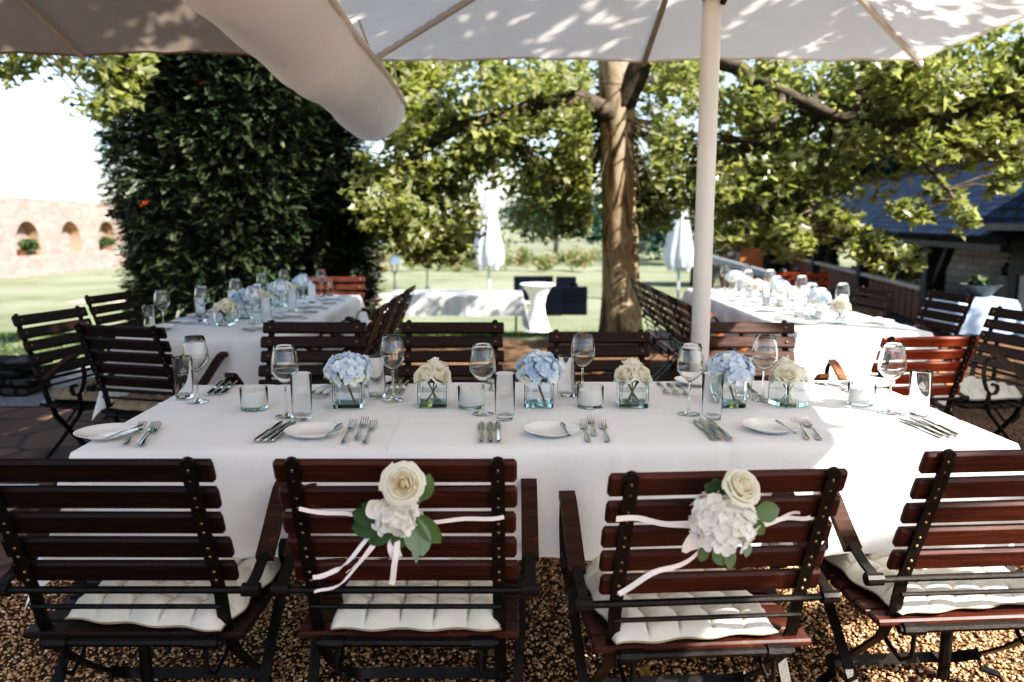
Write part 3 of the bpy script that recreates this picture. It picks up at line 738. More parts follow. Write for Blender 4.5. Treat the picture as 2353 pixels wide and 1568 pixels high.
# ---- the clipped dark hedge tree on the left
def hedge():
    cx, cy, H, R0 = -3.09, 9.45, 5.6, 1.26
    root = thing('hedge_tree', 'broad dense dark conifer standing behind the left banquet table', 'tree', (cx, cy, 0))
    ns, nl = 30000, 13
    th = rng.uniform(0, 2*PI, ns); z = .05 + (rng.random(ns)**.9)*H
    prof = np.interp(z, [0,.4,1.5,3.5,4.6,5.6], [.9,1.0,1.02,.98,.8,.25])
    bul = 1 + .06*np.sin(3*th + 1.3*z) + .05*np.sin(5*th - 2.1*z + 1) + .03*np.sin(11*th + 4*z)
    rr = R0*prof*bul*rng.uniform(.86, 1.06, ns)
    o = np.stack([rr*np.cos(th), rr*np.sin(th), z], -1)
    out_ = np.stack([np.cos(th), np.sin(th), np.zeros(ns)], -1)
    d = out_ + rng.normal(0, .45, (ns,3)) + np.array([0,0,-.10]); d /= np.linalg.norm(d, axis=1)[:,None]
    up = np.array([0,0,1.0]) + rng.normal(0,.35,(ns,3)); s = np.cross(d, up); s /= np.linalg.norm(s, axis=1)[:,None]; nrm = np.cross(s, d)
    ln = rng.uniform(.10, .22, ns)
    k = np.arange(nl)/(nl-1.0); sg = np.where(np.arange(nl) % 2 == 0, 1, -1)
    P = o[:,None,:] + d[:,None,:]*(ln[:,None]*k[None])[:,:,None] + s[:,None,:]*(sg[None]*(.16*ln[:,None]*(1.1-k[None])))[:,:,None]
    P = P.reshape(-1,3); P[:,2] = np.maximum(P[:,2], .03)
    ang = np.repeat(sg[None]*.95, ns, 0)*(1-.6*k[None]) + rng.normal(0,.2,(ns,nl)); ang = ang.reshape(-1)
    D = np.repeat(d, nl, 0); S = np.repeat(s, nl, 0); Nn = np.repeat(nrm, nl, 0)
    ax = np.cos(ang)[:,None]*D + np.sin(ang)[:,None]*S; sx = np.cross(ax, Nn)
    Rm = np.stack([sx, ax, Nn], -1)
    tt = np.clip(rng.normal(.56,.2,ns), 0, .92); red = rng.random(ns) < .0016; tt[red] = 1.0
    scatter('crown', P, OVAL, OVAL_F, rng.uniform(.026,.052,len(P)), np.repeat(tt, nl), M['hedge'], root, Rm=Rm)
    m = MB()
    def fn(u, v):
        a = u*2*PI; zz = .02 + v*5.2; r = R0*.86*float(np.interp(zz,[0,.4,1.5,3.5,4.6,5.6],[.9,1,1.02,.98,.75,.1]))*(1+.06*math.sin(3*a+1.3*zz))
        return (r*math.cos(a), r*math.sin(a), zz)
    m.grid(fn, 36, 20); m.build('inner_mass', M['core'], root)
    m = MB(); m.tube([(0,0,-.1),(0,0,1.2),(.05,0,4.8)], [.16,.14,.05], 8); m.build('trunk', M['branch'], root)
hedge()

# ---- the plane tree
def blocked(P):
    """leaves whose shade would fall on the sunlit tables and chairs on the right are left out"""
    t = (P[:,2]-.75)/SUN.z; lx = P[:,0]-SUN.x*t; ly = P[:,1]-SUN.y*t
    a = (lx > .95) & (lx < 2.62) & (ly > 1.3) & (ly < 7.5)
    t = (P[:,2]-2.45)/SUN.z; cx = P[:,0]-SUN.x*t; cy = P[:,1]-SUN.y*t
    a = a & ~((cx > -.9) & (cx < 2.58) & (cy > -1.6) & (cy < 5.3))
    b = np.zeros(len(P), bool)
    for zz in (.5, 1.0, 1.5, 2.0, 2.5, 3.0):
        t = (P[:,2]-zz)/SUN.z; tx = P[:,0]-SUN.x*t; ty = P[:,1]-SUN.y*t
        b |= (t > 0) & (np.hypot(tx-1.28, ty-9.5) < .36)
    return a | (b & (np.sin(P[:,0]*9)*np.sin(P[:,1]*7) > -.8))
def plane_tree():
    base = Vector((1.33, 9.7, 0))
    root = thing('plane_tree', 'mottled plane tree with wide leafy crown behind the front table', 'tree', base)
    def loc(v): return Vector(v) - base
    m = MB()
    tr = [(1.34,9.7,-.1),(1.335,9.7,.12),(1.33,9.69,.5),(1.29,9.66,1.4),(1.24,9.6,2.3),(1.21,9.56,3.0),(1.2,9.5,3.8)]
    m.tube([loc(p) for p in tr], [.30,.265,.235,.21,.20,.215,.20], 20); m.build('trunk', M['bark'], root, smooth=True)
    limbs = [
        [((1.24,9.55,2.55),.15)] + [(on_y(x,y,d),r) for x,y,d,r in [(1330,225,9.35,.10),(1230,245,9.15,.085),(1050,295,8.9,.065),(960,350,8.7,.05),(880,440,8.5,.03)]],
        [(on_y(1230,245,9.15),.06)] + [(on_y(x,y,d),r) for x,y,d,r in [(1180,330,9.0,.05),(1090,385,8.8,.04),(1000,440,8.6,.025),(930,520,8.5,.012)]],
        [((1.22,9.55,2.62),.16)] + [(on_y(x,y,d),r) for x,y,d,r in [(1478,150,9.35,.13),(1560,95,9.1,.10),(1700,160,8.7,.08),(1800,215,8.4,.07),(1920,268,8.15,.06),(2060,288,7.95,.05),(2200,268,7.75,.045),(2353,235,7.6,.04),(2520,160,7.4,.03)]],
        [(on_y(1800,215,8.4),.05)] + [(on_y(x,y,d),r) for x,y,d,r in [(1760,330,8.1,.04),(1800,430,7.9,.03),(1900,492,7.65,.024),(2000,545,7.45,.016),(2110,598,7.3,.006)]],
        [(on_y(2060,288,7.95),.035)] + [(on_y(x,y,d),r) for x,y,d,r in [(2120,370,7.5,.025),(2180,440,7.2,.016),(2235,505,7.0,.006)]],
        [((1.2,9.5,3.7),.15),((.4,9.0,4.6),.12),((-.9,7.8,5.2),.09),((-2.4,6.4,5.0),.06),((-3.8,6.0,4.2),.035),((-4.6,6.3,3.6),.012)],
        [((1.2,9.5,3.7),.14),((1.6,8.6,4.8),.11),((1.9,6.8,5.4),.08),((2.2,5.0,5.6),.05)],
        [((1.2,9.5,3.7),.14),((1.3,10.6,4.8),.1),((1.0,12.4,5.0),.06),((.8,13.6,4.2),.03)],
        [((1.2,9.5,3.4),.10),((2.6,10.4,4.4),.08),((4.2,11.2,4.2),.05),((5.6,11.6,3.2),.02)],
        [((1.2,9.5,3.4),.10),((-.2,10.2,4.2),.07),((-1.6,10.6,3.8),.05),((-2.4,10.6,3.0),.02)]]
    allp = []
    for lb in limbs:
        m = MB(); pts, rs = [], []
        for i in range(len(lb)-1):
            for s in range(4):
                f = s/4; a, b_ = Vector(lb[i][0]), Vector(lb[i+1][0]); p = a.lerp(b_, f)
                p += Vector((.01*math.sin(5*i+2*s),0,.014*math.sin(7*i+3*s))); pts.append(p); rs.append(lb[i][1]*(1-f)+lb[i+1][1]*f)
        pts.append(Vector(lb[-1][0])); rs.append(lb[-1][1]); allp += pts
        m.tube([loc(p) for p in pts], rs, 9); m.build('limb', M['branch'], root, smooth=True)
    AP = np.array([tuple(p) for p in allp])
    C = []   # cluster centre, radius, number of leaves
    def region(n, x0, x1, y0, y1, d0, d1, rad=.34, nl=64, fy=None):
        for _ in range(n):
            x, y, d = rng.uniform(x0,x1), rng.uniform(y0,y1), rng.uniform(d0,d1)
            if fy and not fy(x, y): continue
            C.append((on_y(x, y, d), rad*rng.uniform(.7,1.2), int(nl*rng.uniform(.6,1.3))))
    # left of the trunk: dense above, opening to sky windows below
    def holes(x, y): return not (1062 < x < 1188 and y > 395) and not (1040 < x < 1230 and 350 < y < 470 and rng.random() < .9) and not (1110 < x < 1200 and 420 < y < 620)
    region(84, 850, 1375, 120, 400, 7.9, 10.5, fy=holes, rad=.3)
    region(34, 860, 1110, 380, 560, 8.1, 10, fy=holes, rad=.30)
    region(12, 960, 1055, 540, 590, 8.3, 9.3, rad=.2, nl=34)
    region(20, 1180, 1390, 360, 520, 9.2, 11, fy=holes, rad=.3)
    # right of the trunk
    region(88, 1440, 2010, 140, 430, 7.7, 10.6, rad=.3)
    region(30, 1470, 1640, 400, 500, 8.6, 10.4, rad=.28, nl=50, fy=lambda x, y: not (1522 < x < 1602))
    region(26, 1640, 1900, 400, 525, 7.4, 9.2, rad=.22, nl=44)
    region(14, 1660, 1900, 520, 560, 7.4, 8.4, rad=.2, nl=34)
    region(52, 1980, 2480, 50, 330, 7.3, 9.0, rad=.3)
    region(18, 2040, 2400, 310, 375, 7.2, 8.6, rad=.26, nl=44)
    for x, y, d, n in [(1850,460,7.8,40),(1905,495,7.65,40),(1950,520,7.5,40),(1990,550,7.45,36),(2030,560,7.4,30),(2065,585,7.35,28),(2095,598,7.3,14),(2010,590,7.4,16),(2050,615,7.35,10),(1960,570,7.5,18)]:
        C.append((on_y(x,y,d), .13, n))
    for x, y, d, n in [(2075,480,7.3,22),(2110,495,7.25,20),(2150,440,7.3,22),(2190,470,7.2,18),(2215,520,7.05,12),(2240,500,7.0,10),(2300,430,7.2,20),(2330,400,7.2,26)]:
        C.append((on_y(x,y,d), .12, n))
    # fringe at top left
    for x, y, d, n in [(-30,150,7.2,34),(30,150,7.2,30),(80,140,7.2,24),(140,140,7.3,24),(200,150,7.3,22),(250,165,7.3,36),(285,180,7.4,40),(290,230,7.3,26),(265,250,7.25,12),(225,245,7.2,16),(195,240,7.2,12),(235,262,7.2,8),(310,150,7.4,40),(0,175,7.2,16)]:
        C.append((on_y(x,y,d), .17, n))
    # upper crown
    for _ in range(26):
        a, q = rng.uniform(0,2*PI), math.sqrt(rng.random()); x, y = 1.0 + 5.2*q*math.cos(a), 9.0 + 4.6*q*math.sin(a)
        C.append((Vector((x, y, 4.0 + 2.6*(1-q*q)*rng.uniform(.3,1.2) + .5)), .5, 60))
    for _ in range(0):
        C.append((Vector((rng.uniform(-4.2,2.6), rng.uniform(3.2,6.6), rng.uniform(3.5,5.2))), .36, 40))
    P, tw, tn = [], MB(), []
    for c, rad, n in C:
        n = int(n*1.75); q = rng.normal(0, 1, (n,3)); q /= np.linalg.norm(q,axis=1)[:,None]; q *= (rng.random(n)**.45)[:,None]*rad*1.25
        q[:,2] *= .75; P.append(q + np.array(c)); tn.append(np.clip(rng.normal(.5,.17,n) + rng.normal(0,.1), 0, 1))
        cc = np.array(c); j = int(np.argmin(((AP-cc)**2).sum(1) + .3*np.abs(AP[:,2]-cc[2]))); a = Vector(AP[j])
        L = (Vector(c)-a).length
        if L < 2.6:
            mid = a.lerp(Vector(c), .5) + Vector((0,0,.08*L)); tw.tube([loc(a), loc(mid), loc(c)], [.012+.006*L, .010, .004], 5)
    for _ in range(26):          # the part of the crown that shades the ground behind the chairs
        z = rng.uniform(3.0, 3.9); t = z/SUN.z; n = 50; q = rng.normal(0,1,(n,3)); q /= np.linalg.norm(q,axis=1)[:,None]
        P.append(q*(rng.random(n)**.5)[:,None]*.42 + np.array([rng.uniform(-2.2,3.2)+SUN.x*t, rng.uniform(6.6,10.2)+SUN.y*t, z])); tn.append(np.clip(rng.normal(.5,.17,n),0,1))
    for _ in range(20):
        z = rng.uniform(3.8, 5.6); t = (z-.1)/SUN.z; n = 46; q = rng.normal(0,1,(n,3)); q /= np.linalg.norm(q,axis=1)[:,None]
        P.append(q*(rng.random(n)**.5)[:,None]*.42 + np.array([rng.uniform(-1.9,.9)+SUN.x*t, rng.uniform(12.2,14.6)+SUN.y*t, z])); tn.append(np.clip(rng.normal(.5,.17,n),0,1))
    P = np.concatenate(P); tn = np.concatenate(tn); k = ~(blocked(P) & (rng.random(len(P)) < .97)); P, tn = P[k], tn[k]
    k = ~((P[:,1] < 5.6) & (P[:,2] < 3.15)); P, tn = P[k], tn[k]
    k = ~((P[:,1] < 9.6) & (P[:,2] < 3.3) & (np.abs(P[:,0] - .133*P[:,1]) < .27*P[:,1]/9.6 + .08)); P, tn = P[k], tn[k]   # the stem stands free of leaves
    # the long left limb and the right limb stay partly bare: twigs there carry few leaves on the near side
    ca, sa = math.cos(PITCH), math.sin(PITCH); dz = P[:,2]-CAMZ; dp = P[:,1]*ca - dz*sa; u_ = 1176.5+F*P[:,0]/dp; v_ = 784-F*(P[:,1]*sa+dz*ca)/dp
    k = np.ones(len(P), bool)
    for L_, md, wd in (([(1400,215),(1330,225),(1230,245),(1050,295),(960,350)], 9.3, 24), ([(1700,160),(1800,215),(1920,268),(2060,288),(2200,268)], 8.5, 14)):
        for (xa, ya), (xb, yb) in zip(L_, L_[1:]):
            t = np.clip(((u_-xa)*(xb-xa)+(v_-ya)*(yb-ya))/((xb-xa)**2+(yb-ya)**2), 0, 1)
            k &= ~((np.hypot(u_-xa-t*(xb-xa), v_-ya-t*(yb-ya)) < wd) & (P[:,1] < md) & (P[:,1] > 5) & (rng.random(len(P)) < .86))
    P, tn = P[k], tn[k]
    print("plane leaves", len(P))
    scatter('crown', P - np.array(base), LEAF, LEAF_F, rng.uniform(.055,.118,len(P)), tn, M['leaf'], root, tilt=.8)
    tw.build('twigs', M['branch'], root)
plane_tree()
def shade_tree():
    """an unseen second plane added at the right of the terrace, off frame: its shade dapples the parasols and the right chairs"""
    base = np.array([6.9, .9, 0])
    root = thing('plane_tree', 'unseen plane tree added right of the terrace to dapple the parasols', 'tree', base)
    m = MB(); m.tube([(0,0,-.1),(0,0,.4),(-.05,0,2.4),(-.1,.1,4.4),(-.3,.2,6)], [.32,.25,.21,.14,.06], 14); m.build('trunk', M['bark'], root, smooth=True)
    C = []
    def cast(n, x0, x1, y0, y1, zl, za, zb, rad, nl):
        for _ in range(n):
            z = rng.uniform(za, zb); t = (z-zl)/SUN.z
            C.append((np.array([rng.uniform(x0,x1)+SUN.x*t, rng.uniform(y0,y1)+SUN.y*t, z]) - base, rad*rng.uniform(.7,1.3), int(nl*rng.uniform(.6,1.3))))
    cast(44, -1.0, 2.7, 1.6, 5.4, 2.6, 4.2, 5.8, .42, 46)        # over the big parasol
    cast(22, -1.0, 2.4, -1.5, 1.8, 2.6, 4.2, 5.8, .42, 40)
    cast(40, -4.3, -1.0, 1.9, 5.2, 2.6, 4.6, 6.2, .42, 52)       # over the left parasol
    cast(72, 2.65, 6.0, 3.2, 6.1, .6, 3.5, 4.6, .5, 64)           # right chairs
    for k in range(6):
        a = C[::28][k % len(C[::28])][0]; l = MB(); l.tube([(-.06,0,3.0+.3*k), tuple(a*.5 + np.array([0,0,1.9+.15*k])), tuple(a)], [.09,.05,.012], 7); l.build('limb', M['branch'], root, smooth=True)
    P = []
    for c, rad, n in C:
        q = rng.normal(0,1,(n,3)); q /= np.linalg.norm(q,axis=1)[:,None]; P.append(q*(rng.random(n)**.5)[:,None]*rad + c)
    P = np.concatenate(P); P = P[~blocked(P + base)]; P = P[P[:,2] > 3.2]
    scatter('crown', P, LEAF, LEAF_F, rng.uniform(.13,.21,len(P)), np.clip(rng.normal(.5,.2,len(P)),0,1), M['leaf'], root, tilt=.8)
shade_tree()
# ---- low dry-stone planter at the left edge
def planter():
    t = thing('dry_stone_wall', 'low dark dry stone wall at the left edge of the path', 'wall', (-4.9, 6.25, 0))
    m = MB()
    for row in range(4):
        x = -1.2 + .07*(row % 2)
        while x < 1.0:
            L = random.uniform(.14,.3); m.box((x+L/2, random.uniform(-.02,.02), .035+row*.07), (L-.012, .34+random.uniform(-.04,.04), .062), bev=.012, rot=Matrix.Rotation(random.uniform(-.05,.05),3,'Z')); x += L
    m.build('stones', M['drystone'], t)
planter()

# ================================================================ PARASOLS
def parasol(name, label, c, half, ze, zh, mat, ribmat, zoff=0, turn=0):
    t = thing(name, label, 'parasol', (c[0], c[1], zoff), R(turn))
    def fn(u, v):
        a, b = u*2-1, v*2-1; m = max(abs(a), abs(b)); o = min(abs(a), abs(b))/max(m, 1e-6)
        pull = .045*math.sin(PI*o)*m*m
        ka, kb = (1-pull/2, 1) if abs(a) >= abs(b) else (1, 1-pull/2)
        sag = -.03*math.sin(PI*o)*math.sin(PI*min(m,1))
        return (a*ka*half, b*kb*half, zh-(zh-ze)*m + sag + .006*math.sin(9*a+5*b) + .004*math.sin(21*o+4*m)*m + .003*math.sin(37*a-11*b)*math.sin(5*b))
    g = MB(); g.grid(fn, 48, 48); g.build('canopy', mat, t, smooth=True)
    h = MB()
    e = [fn(i/24, 0) for i in range(25)] + [fn(1, i/24) for i in range(1,25)] + [fn(1-i/24, 1) for i in range(1,25)] + [fn(0, 1-i/24) for i in range(1,25)]
    h.tube([(p[0], p[1], p[2]) for p in e], .009, 5, cap=False); h.build('hem', mat, t, smooth=True)
    for a, b in ((1,0),(-1,0),(0,1),(0,-1),(1,1),(1,-1),(-1,1),(-1,-1)):
        m = MB(); p0 = Vector((a*.08, b*.08, zh-.06)); p1 = Vector((a*half*1.012, b*half*1.012, ze-.022))
        side = Vector((-b, a, 0)).normalized()
        m.bar([p0, p0.lerp(p1,.5)+Vector((0,0,-.012)), p1], .026, .030, side)
        r = m.build('rib', ribmat if (a,b) == (0,1) else M['rib'], t)
        s = MB(); q0 = Vector((a*.10, b*.10, 2.33)); q1 = p0.lerp(p1, .5)+Vector((0,0,-.03)); s.bar([q0,q1], .02, .022, side); s.build('strut', M['rib'], r)
    m = MB(); m.tube([(0,0,-.06),(0,0,zh-.02)], .041, 20); m.build('pole', M['pole'], t, smooth=True)
    m = MB(); m.tube([(0,0,2.30),(0,0,2.37)], .066, 16)
    for k in range(8): a = k*PI/4; m.box((.085*math.cos(a), .085*math.sin(a), 2.335), (.05,.018,.045), Matrix.Rotation(a,3,'Z'))
    m.build('runner', M['pole'], t, auto=40)
    m = MB(); m.tube([(.036,-.03,2.26),(.052,-.03,2.29)], .012, 8); m.tube([(-.05,-.015,2.29),(-.02,-.02,2.29)], .012, 8); m.build('pulley', M['iron'], t)
    m = MB(); m.tube([(0,0,zh-.08),(0,0,zh+.06)], .06, 14); m.build('hub', M['rib'], t, auto=40)
    m = MB(); m.box((0,0,.03-zoff), (.62,.62,.055), bev=.01); m.tube([(0,0,.05),(0,0,.38)], .055, 16); m.build('base', M['pole'], t, auto=40)
    return t
UC, UH, ZE, ZH = (.85, 3.56), 1.77, 2.38, 2.95
parasol('parasol', 'big square cream parasol over the front table, its pole right of the plane trunk', UC, UH, ZE, ZH, M['canopy'], M['rib_dark'])
parasol('parasol', 'parasol at upper left under leaf shade, its canopy coloured browner for shade', (-2.66, 3.52), 1.62, ZE, ZH, M['canopy_shaded'], M['rib'])
parasol('parasol', 'unseen cream parasol added to shade the near chairs, standing beside the photographer', (.40, .35), 2.0, ZE+.09, ZH+.09, M['canopy'], M['rib'], 0, -12)  # unseen parasol, added and turned to shape the shade on the near chairs
# fabric gutter between the two far parasols
def trough():
    t = thing('rain_gutter', 'long rolled cream fabric gutter hanging between the two parasols', 'gutter', (-.91, 0, 0))
    r = .215
    def fn(u, v):
        a = PI*(1.06*u-.03); y = 1.3 + 4.02*v; k = 1 + .02*math.sin(y*5+3*u) + .012*math.sin(y*13-6*u) + .014*math.sin(9*y+15*u)*math.sin(2.1*y) + .010*math.sin(27*y-11*u)*max(0,math.sin(3.3*y+5*u)) + .05*math.exp(-((y-4.05-.35*(u-.4))/.035)**2)*math.exp(-((u-.38)/.16)**2)
        fl = .02*max(0, v-.93)/.07
        return (-r*k*math.cos(a)*(1+fl), y - .10*math.sin(a)*max(0, v-.9)/.1*0, 2.105 + .042*(5.3-y) - (r+.01)*k*math.sin(a)*(1-.25*fl) + .012*math.sin(3.1*y))
    g = MB(); g.grid(fn, 36, 160); g.build('trough', M['trough'], t, smooth=True)
    for s, nm in ((-1,'hem'),(1,'hem')):
        m = MB(); m.tube([(s*(r+.002), 1.3+.2*i, 2.112+.042*(4.0-.2*i)+.012*math.sin(3.1*(1.3+.2*i))) for i in range(21)], .017, 8); m.build(nm, M['trough'], t, smooth=True)
    for (x0, y0, z0, x1, y1) in [(.05+.10,UC[1]+UH-.05,ZE-.005,.205,5.22),(.12,4.30,ZE,.205,4.28),(-.16,5.1,ZE-.02,-.215,5.2)]:
        m = MB(); m.tube([(x0,y0,z0),(x1,y1,2.11+.042*(5.3-y1))], .006, 6); m.build('cord', M['rope'], t)
trough()
def closed_parasol(px, ytop, d, label, wpx):
    c = on_y(px, 600, d); z0 = gz(c.x, d); zt = on_y(px, ytop, d).z - z0; W = wpx/F*d/2
    t = thing('closed_parasol', label, 'parasol', (c.x, d, z0), 0, 'folded white parasols on the lawn')
    prof = [(.995,.05),(.93,.22),(.82,.42),(.70,.62),(.58,.82),(.50,.95),(.42,1.0),(.34,.92),(.31,.80)]
    def fn(u, v):
        k = v*(len(prof)-1); i = min(int(k), len(prof)-2); f = k-i; h = prof[i][0]*(1-f)+prof[i+1][0]*f; r = prof[i][1]*(1-f)+prof[i+1][1]*f
        a = u*2*PI; pl = 1 + .13*math.cos(8*a)*(.3+v*.7) + .05*math.sin(13*a+9*v)
        return (W*r*pl*math.cos(a), W*r*pl*math.sin(a), zt*h + (.10*math.sin(4*a+1) if v > .97 else 0))
    g = MB(); g.grid(fn, 64, 24); g.build('canopy', M['closed_canopy'], t, smooth=True)
    m = MB(); m.tube([(0,0,0),(0,0,zt)], .045, 10); m.build('pole', M['closed_canopy'], t)
    m = MB(); m.box((0,0,.05),(.8,.8,.1), bev=.02); m.build('base', M['gable'], t)
closed_parasol(1123, 425, 25, 'folded white parasol on the lawn behind the buffet table', 64)
closed_parasol(1560, 440, 25, 'folded white parasol on the lawn beside the cream parasol pole', 64)

# ================================================================ CHAIRS
def make_chair(wood_m, arm_m):
    t = thing('armchair', 'slatted wooden armchair', 'chair')
    b0, b1 = Vector((0,-.335,.845)), Vector((0,-.195,.485)); d = (b1-b0).normalized(); nrm = Vector((0,-d.z,d.y)).normalized()
    if nrm.y < 0: nrm = -nrm
    rot = Matrix((Vector((1,0,0)), nrm, -d)).transposed()
    m = MB()
    for k in range(5):
        c = b0 + d*(.029 + .0735*k) + nrm*.016
        m.box(c + Vector((random.uniform(-.004,.004),0,0)), (.52,.020,.058), rot @ Matrix.Rotation(random.uniform(-.006,.006),3,'Y'), .006)
    m.build('backrest', wood_m, t)
    m = MB()
    for k in range(6): m.box((0,-.162+.067*k,.378 - .008*math.sin(k*.6)), (.53,.056,.018), None, .005)
    m.build('seat', wood_m, t)
    # iron frame: two posts that run down into a cross bar near the ground
    path = [b0 - d*.0 + Vector((0,.0,-.012)), b1, Vector((0,-.178,.41)), Vector((0,-.125,.31)), Vector((0,-.01,.20)), Vector((0,.10,.115))]
    for s in (-1,1):
        m = MB(); x = .217*s
        pts = [p + Vector((x,0,0)) for p in path] + [Vector((x*.98,.145,.085)), Vector((x*.90,.175,.062)), Vector((x*.74,.19,.055)), Vector((x*.5,.195,.053))]
        m.bar(pts[:6], .030, .007, (1,0,0)); m.bar(pts[5:], .030, .007, (0,.6,1))
        m.bar([(x,.11,.105),(x*1.02,.10,.07),(x*1.22,.08,.06),(x*1.27,.07,.03),(x*1.28,.06,0)], .026, .007, (0,1,.4))
        m.tube([b0+Vector((x,-.004,.0)), b0+Vector((x,.006,.004))], .015, 10)
        rv, n0 = m, len(m.f)
        for k in range(5):
            for q in (.018,.044): rv.ball(b0 + d*(q-.004+.0735*k) - nrm*.004 + Vector((x,0,0)), .0048, 8, 5)
        for k in range(5): rv.ball(b0 + d*(.029+.0735*k) + nrm*.0265 + Vector((x,0,0)), .0075, 8, 5)
        p = m.build('back_post', M['iron'], t, auto=45); p.data.materials.append(M['brass'])
        for f_ in p.data.polygons[n0:]: f_.material_index = 1
    m = MB(); m.bar([(-.12,.195,.053),(.12,.195,.053)], .030, .008, (0,.3,1)); m.build('cross_bar', M['iron'], t)
    m = MB(); m.tube([(-.285,-.205,.502),(.285,-.205,.502)], .009, 8); m.tube([(-.222,-.207,.462),(.222,-.207,.462)], .006, 8)
    m.tube([(-.215,-.196,.366),(.215,-.196,.366)], .011, 8)
    for s in (-1,1): m.tube([(s*.205,-.196,.366),(s*.15,-.196,.366)], .016, 8)
    m.build('cross_rod', M['iron'], t, auto=40)
    m = MB(); m.bar([(-.20,-.18,.363),(-.20,.19,.363)], .02,.006,(1,0,0)); m.bar([(.20,-.18,.363),(.20,.19,.363)], .02,.006,(1,0,0))
    m.bar([(-.19,.02,.361),(.19,.02,.361)], .014,.004,(0,1,0)); m.build('seat_frame', M['iron'], t, auto=40)
    for s in (-1,1): m = MB(); m.tube([(s*.17,-.19,.35),(s*.172,-.19,.29),(s*.175,-.15,.258),(s*.18,-.09,.275),(s*.19,-.01,.36)], .006, 7); m.build('spring', M['iron'], t, auto=40)
    for s in (-1,1):
        m = MB(); m.bar([(s*.275,.10,.40),(s*.272,.075,.34),(s*.262,-.08,.17),(s*.258,-.25,.0)], .026, .007, (1,0,0)); m.tube([(s*.275,.10,.366),(s*.20,.10,.366)],.007,6); m.build('leg', M['iron'], t)
        m = MB(); X = s*.292
        a = [(X,-.10,.532),(X,-.04,.575),(X,.02,.622),(X,.065,.652),(X,.10,.662)]
        m.bar(a, .042, .020, (1,0,0)); ar = m.build('armrest', arm_m, t)
        m = MB()
        m.bar([(X,-.205,.512),(X,-.16,.52),(X,-.085,.547)], .024, .008, (1,0,0)); m.tube([(X-.02,-.205,.503),(X+.02,-.205,.503)], .016, 10)
        sc_ = [(X,.085,.645),(X,.118,.645),(X,.140,.615),(X,.146,.57),(X,.138,.52),(X,.12,.475),(X,.095,.45),(X,.07,.452),(X,.056,.475),(X,.062,.50),(X,.08,.507),(X,.09,.495)]
        m.build('arm_strap', M['iron'], ar)
        m = MB(); m.bar(sc_, .026, .006, (1,0,0)); m.bar([(X*.985,.10,.452),(X*.96,.10,.39)], .026,.007,(1,0,0))
        m.build('arm_scroll', M['iron'], ar)
    return t
CH = {k: Proto(make_chair(M[w_], M[a_])) for k, w_, a_ in [('mah','wood','arm'),('red','wood_sunlit','arm_sunlit'),('dark','wood_dark','arm'),('brown','wood_brown','arm_sunlit'),('far','wood_far','arm')]}
def cushion_mesh(mat):
    W, D, H = .40, .39, .056
    def h(u, v):
        e = min(1, min(u,1-u)*11)**.5*min(1, min(v,1-v)*11)**.5
        cu, cv = 5, 5
        gu, gv = abs(math.sin(PI*u*cu)), abs(math.sin(PI*v*cv))
        puff = (gu*gv)**.34*(1+.10*math.sin(13*u+3)*math.sin(11*v+1))
        return e*(.40+.60*puff)
    def top(u, v):
        wob = .006*math.sin(17*v+3)*(1 if u < .05 or u > .95 else .0) ; wob2 = .006*math.sin(19*u)*(1 if v < .05 or v > .95 else 0)
        return ((u-.5)*W + wob + .004*math.sin(9*v), (v-.5)*D + wob2, .016 + H*h(u,v)*(1+.12*math.sin(5*u+7*v)))
    def bot(u, v):
        p = top(u, v); e = min(1, min(u,1-u)*11)*min(1, min(v,1-v)*11)
        return (p[0], p[1], .016 - .016*e**.5)
    t = thing('seat_cushion', 'tufted cushion', 'cushion')
    g = MB(); g.grid(top, 100, 90); n = len(g.f); g.grid(bot, 100, 90)
    g.f[n:] = [tuple(reversed(f)) for f in g.f[n:]]
    g.build('pad', mat, t, smooth=True)
    e = [(i/20,0) for i in range(20)] + [(1,i/20) for i in range(20)] + [(1-i/20,1) for i in range(20)] + [(0,1-i/20) for i in range(21)]
    m = MB(); m.tube([top(*q) for q in e], .0022, 5, cap=False); m.build('piping', M['cushion_tan'], t, smooth=True)
    return t
CU = {'light': Proto(cushion_mesh(M['cushion'])), 'tan': Proto(cushion_mesh(M['cushion_tan']))}
def chair(kind, x, y, deg, label, group=None, cush=None, cl=None, scale=1, coff=(0,0), cdeg=0):
    rz = R(deg); CH[kind].put((x,y,0), rz, label, group, scale)
    if cush:
        o = Matrix.Rotation(rz,3,'Z') @ Vector((coff[0], .004+coff[1], 0))
        CU[cush].put((x+o.x*scale, y+o.y*scale, .386*scale), rz+R(cdeg), cl, 'seat cushions', scale)
NG, BG = 'armchairs along the near side of the front table', 'armchairs along the far side of the front table'
chair('dark', -.90, 1.955, 0, 'dark slatted armchair at the near left corner, without flowers', NG, 'light', 'natural tufted cushion on the near left armchair, sticking out to the right', coff=(.045,.01), cdeg=-8)
chair('mah', -.247, 1.955, 0, 'dark red armchair with cream rose and trailing ribbons on its back', NG, 'light', 'natural tufted cushion under the armchair with the trailing ribbons', coff=(.02,-.01))
chair('mah', .435, 1.915, 4, 'dark red armchair with white hydrangea posy tied to its back', NG, 'light', 'natural tufted cushion on the armchair with the hydrangea posy', coff=(-.03,0), cdeg=4, scale=.982)
chair('mah', 1.145, 2.03, 4, 'red brown armchair at the near right corner, standing in sunlight', NG, 'light', 'sunlit tufted cushion on the near right armchair', coff=(-.03,.02), cdeg=6)
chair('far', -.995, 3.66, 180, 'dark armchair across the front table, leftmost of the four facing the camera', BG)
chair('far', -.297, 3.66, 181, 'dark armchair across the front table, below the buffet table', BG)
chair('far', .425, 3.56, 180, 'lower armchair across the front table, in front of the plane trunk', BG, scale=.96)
chair('brown', 1.13, 3.66, 176, 'brown armchair across the front table, in front of the cream parasol pole', BG)
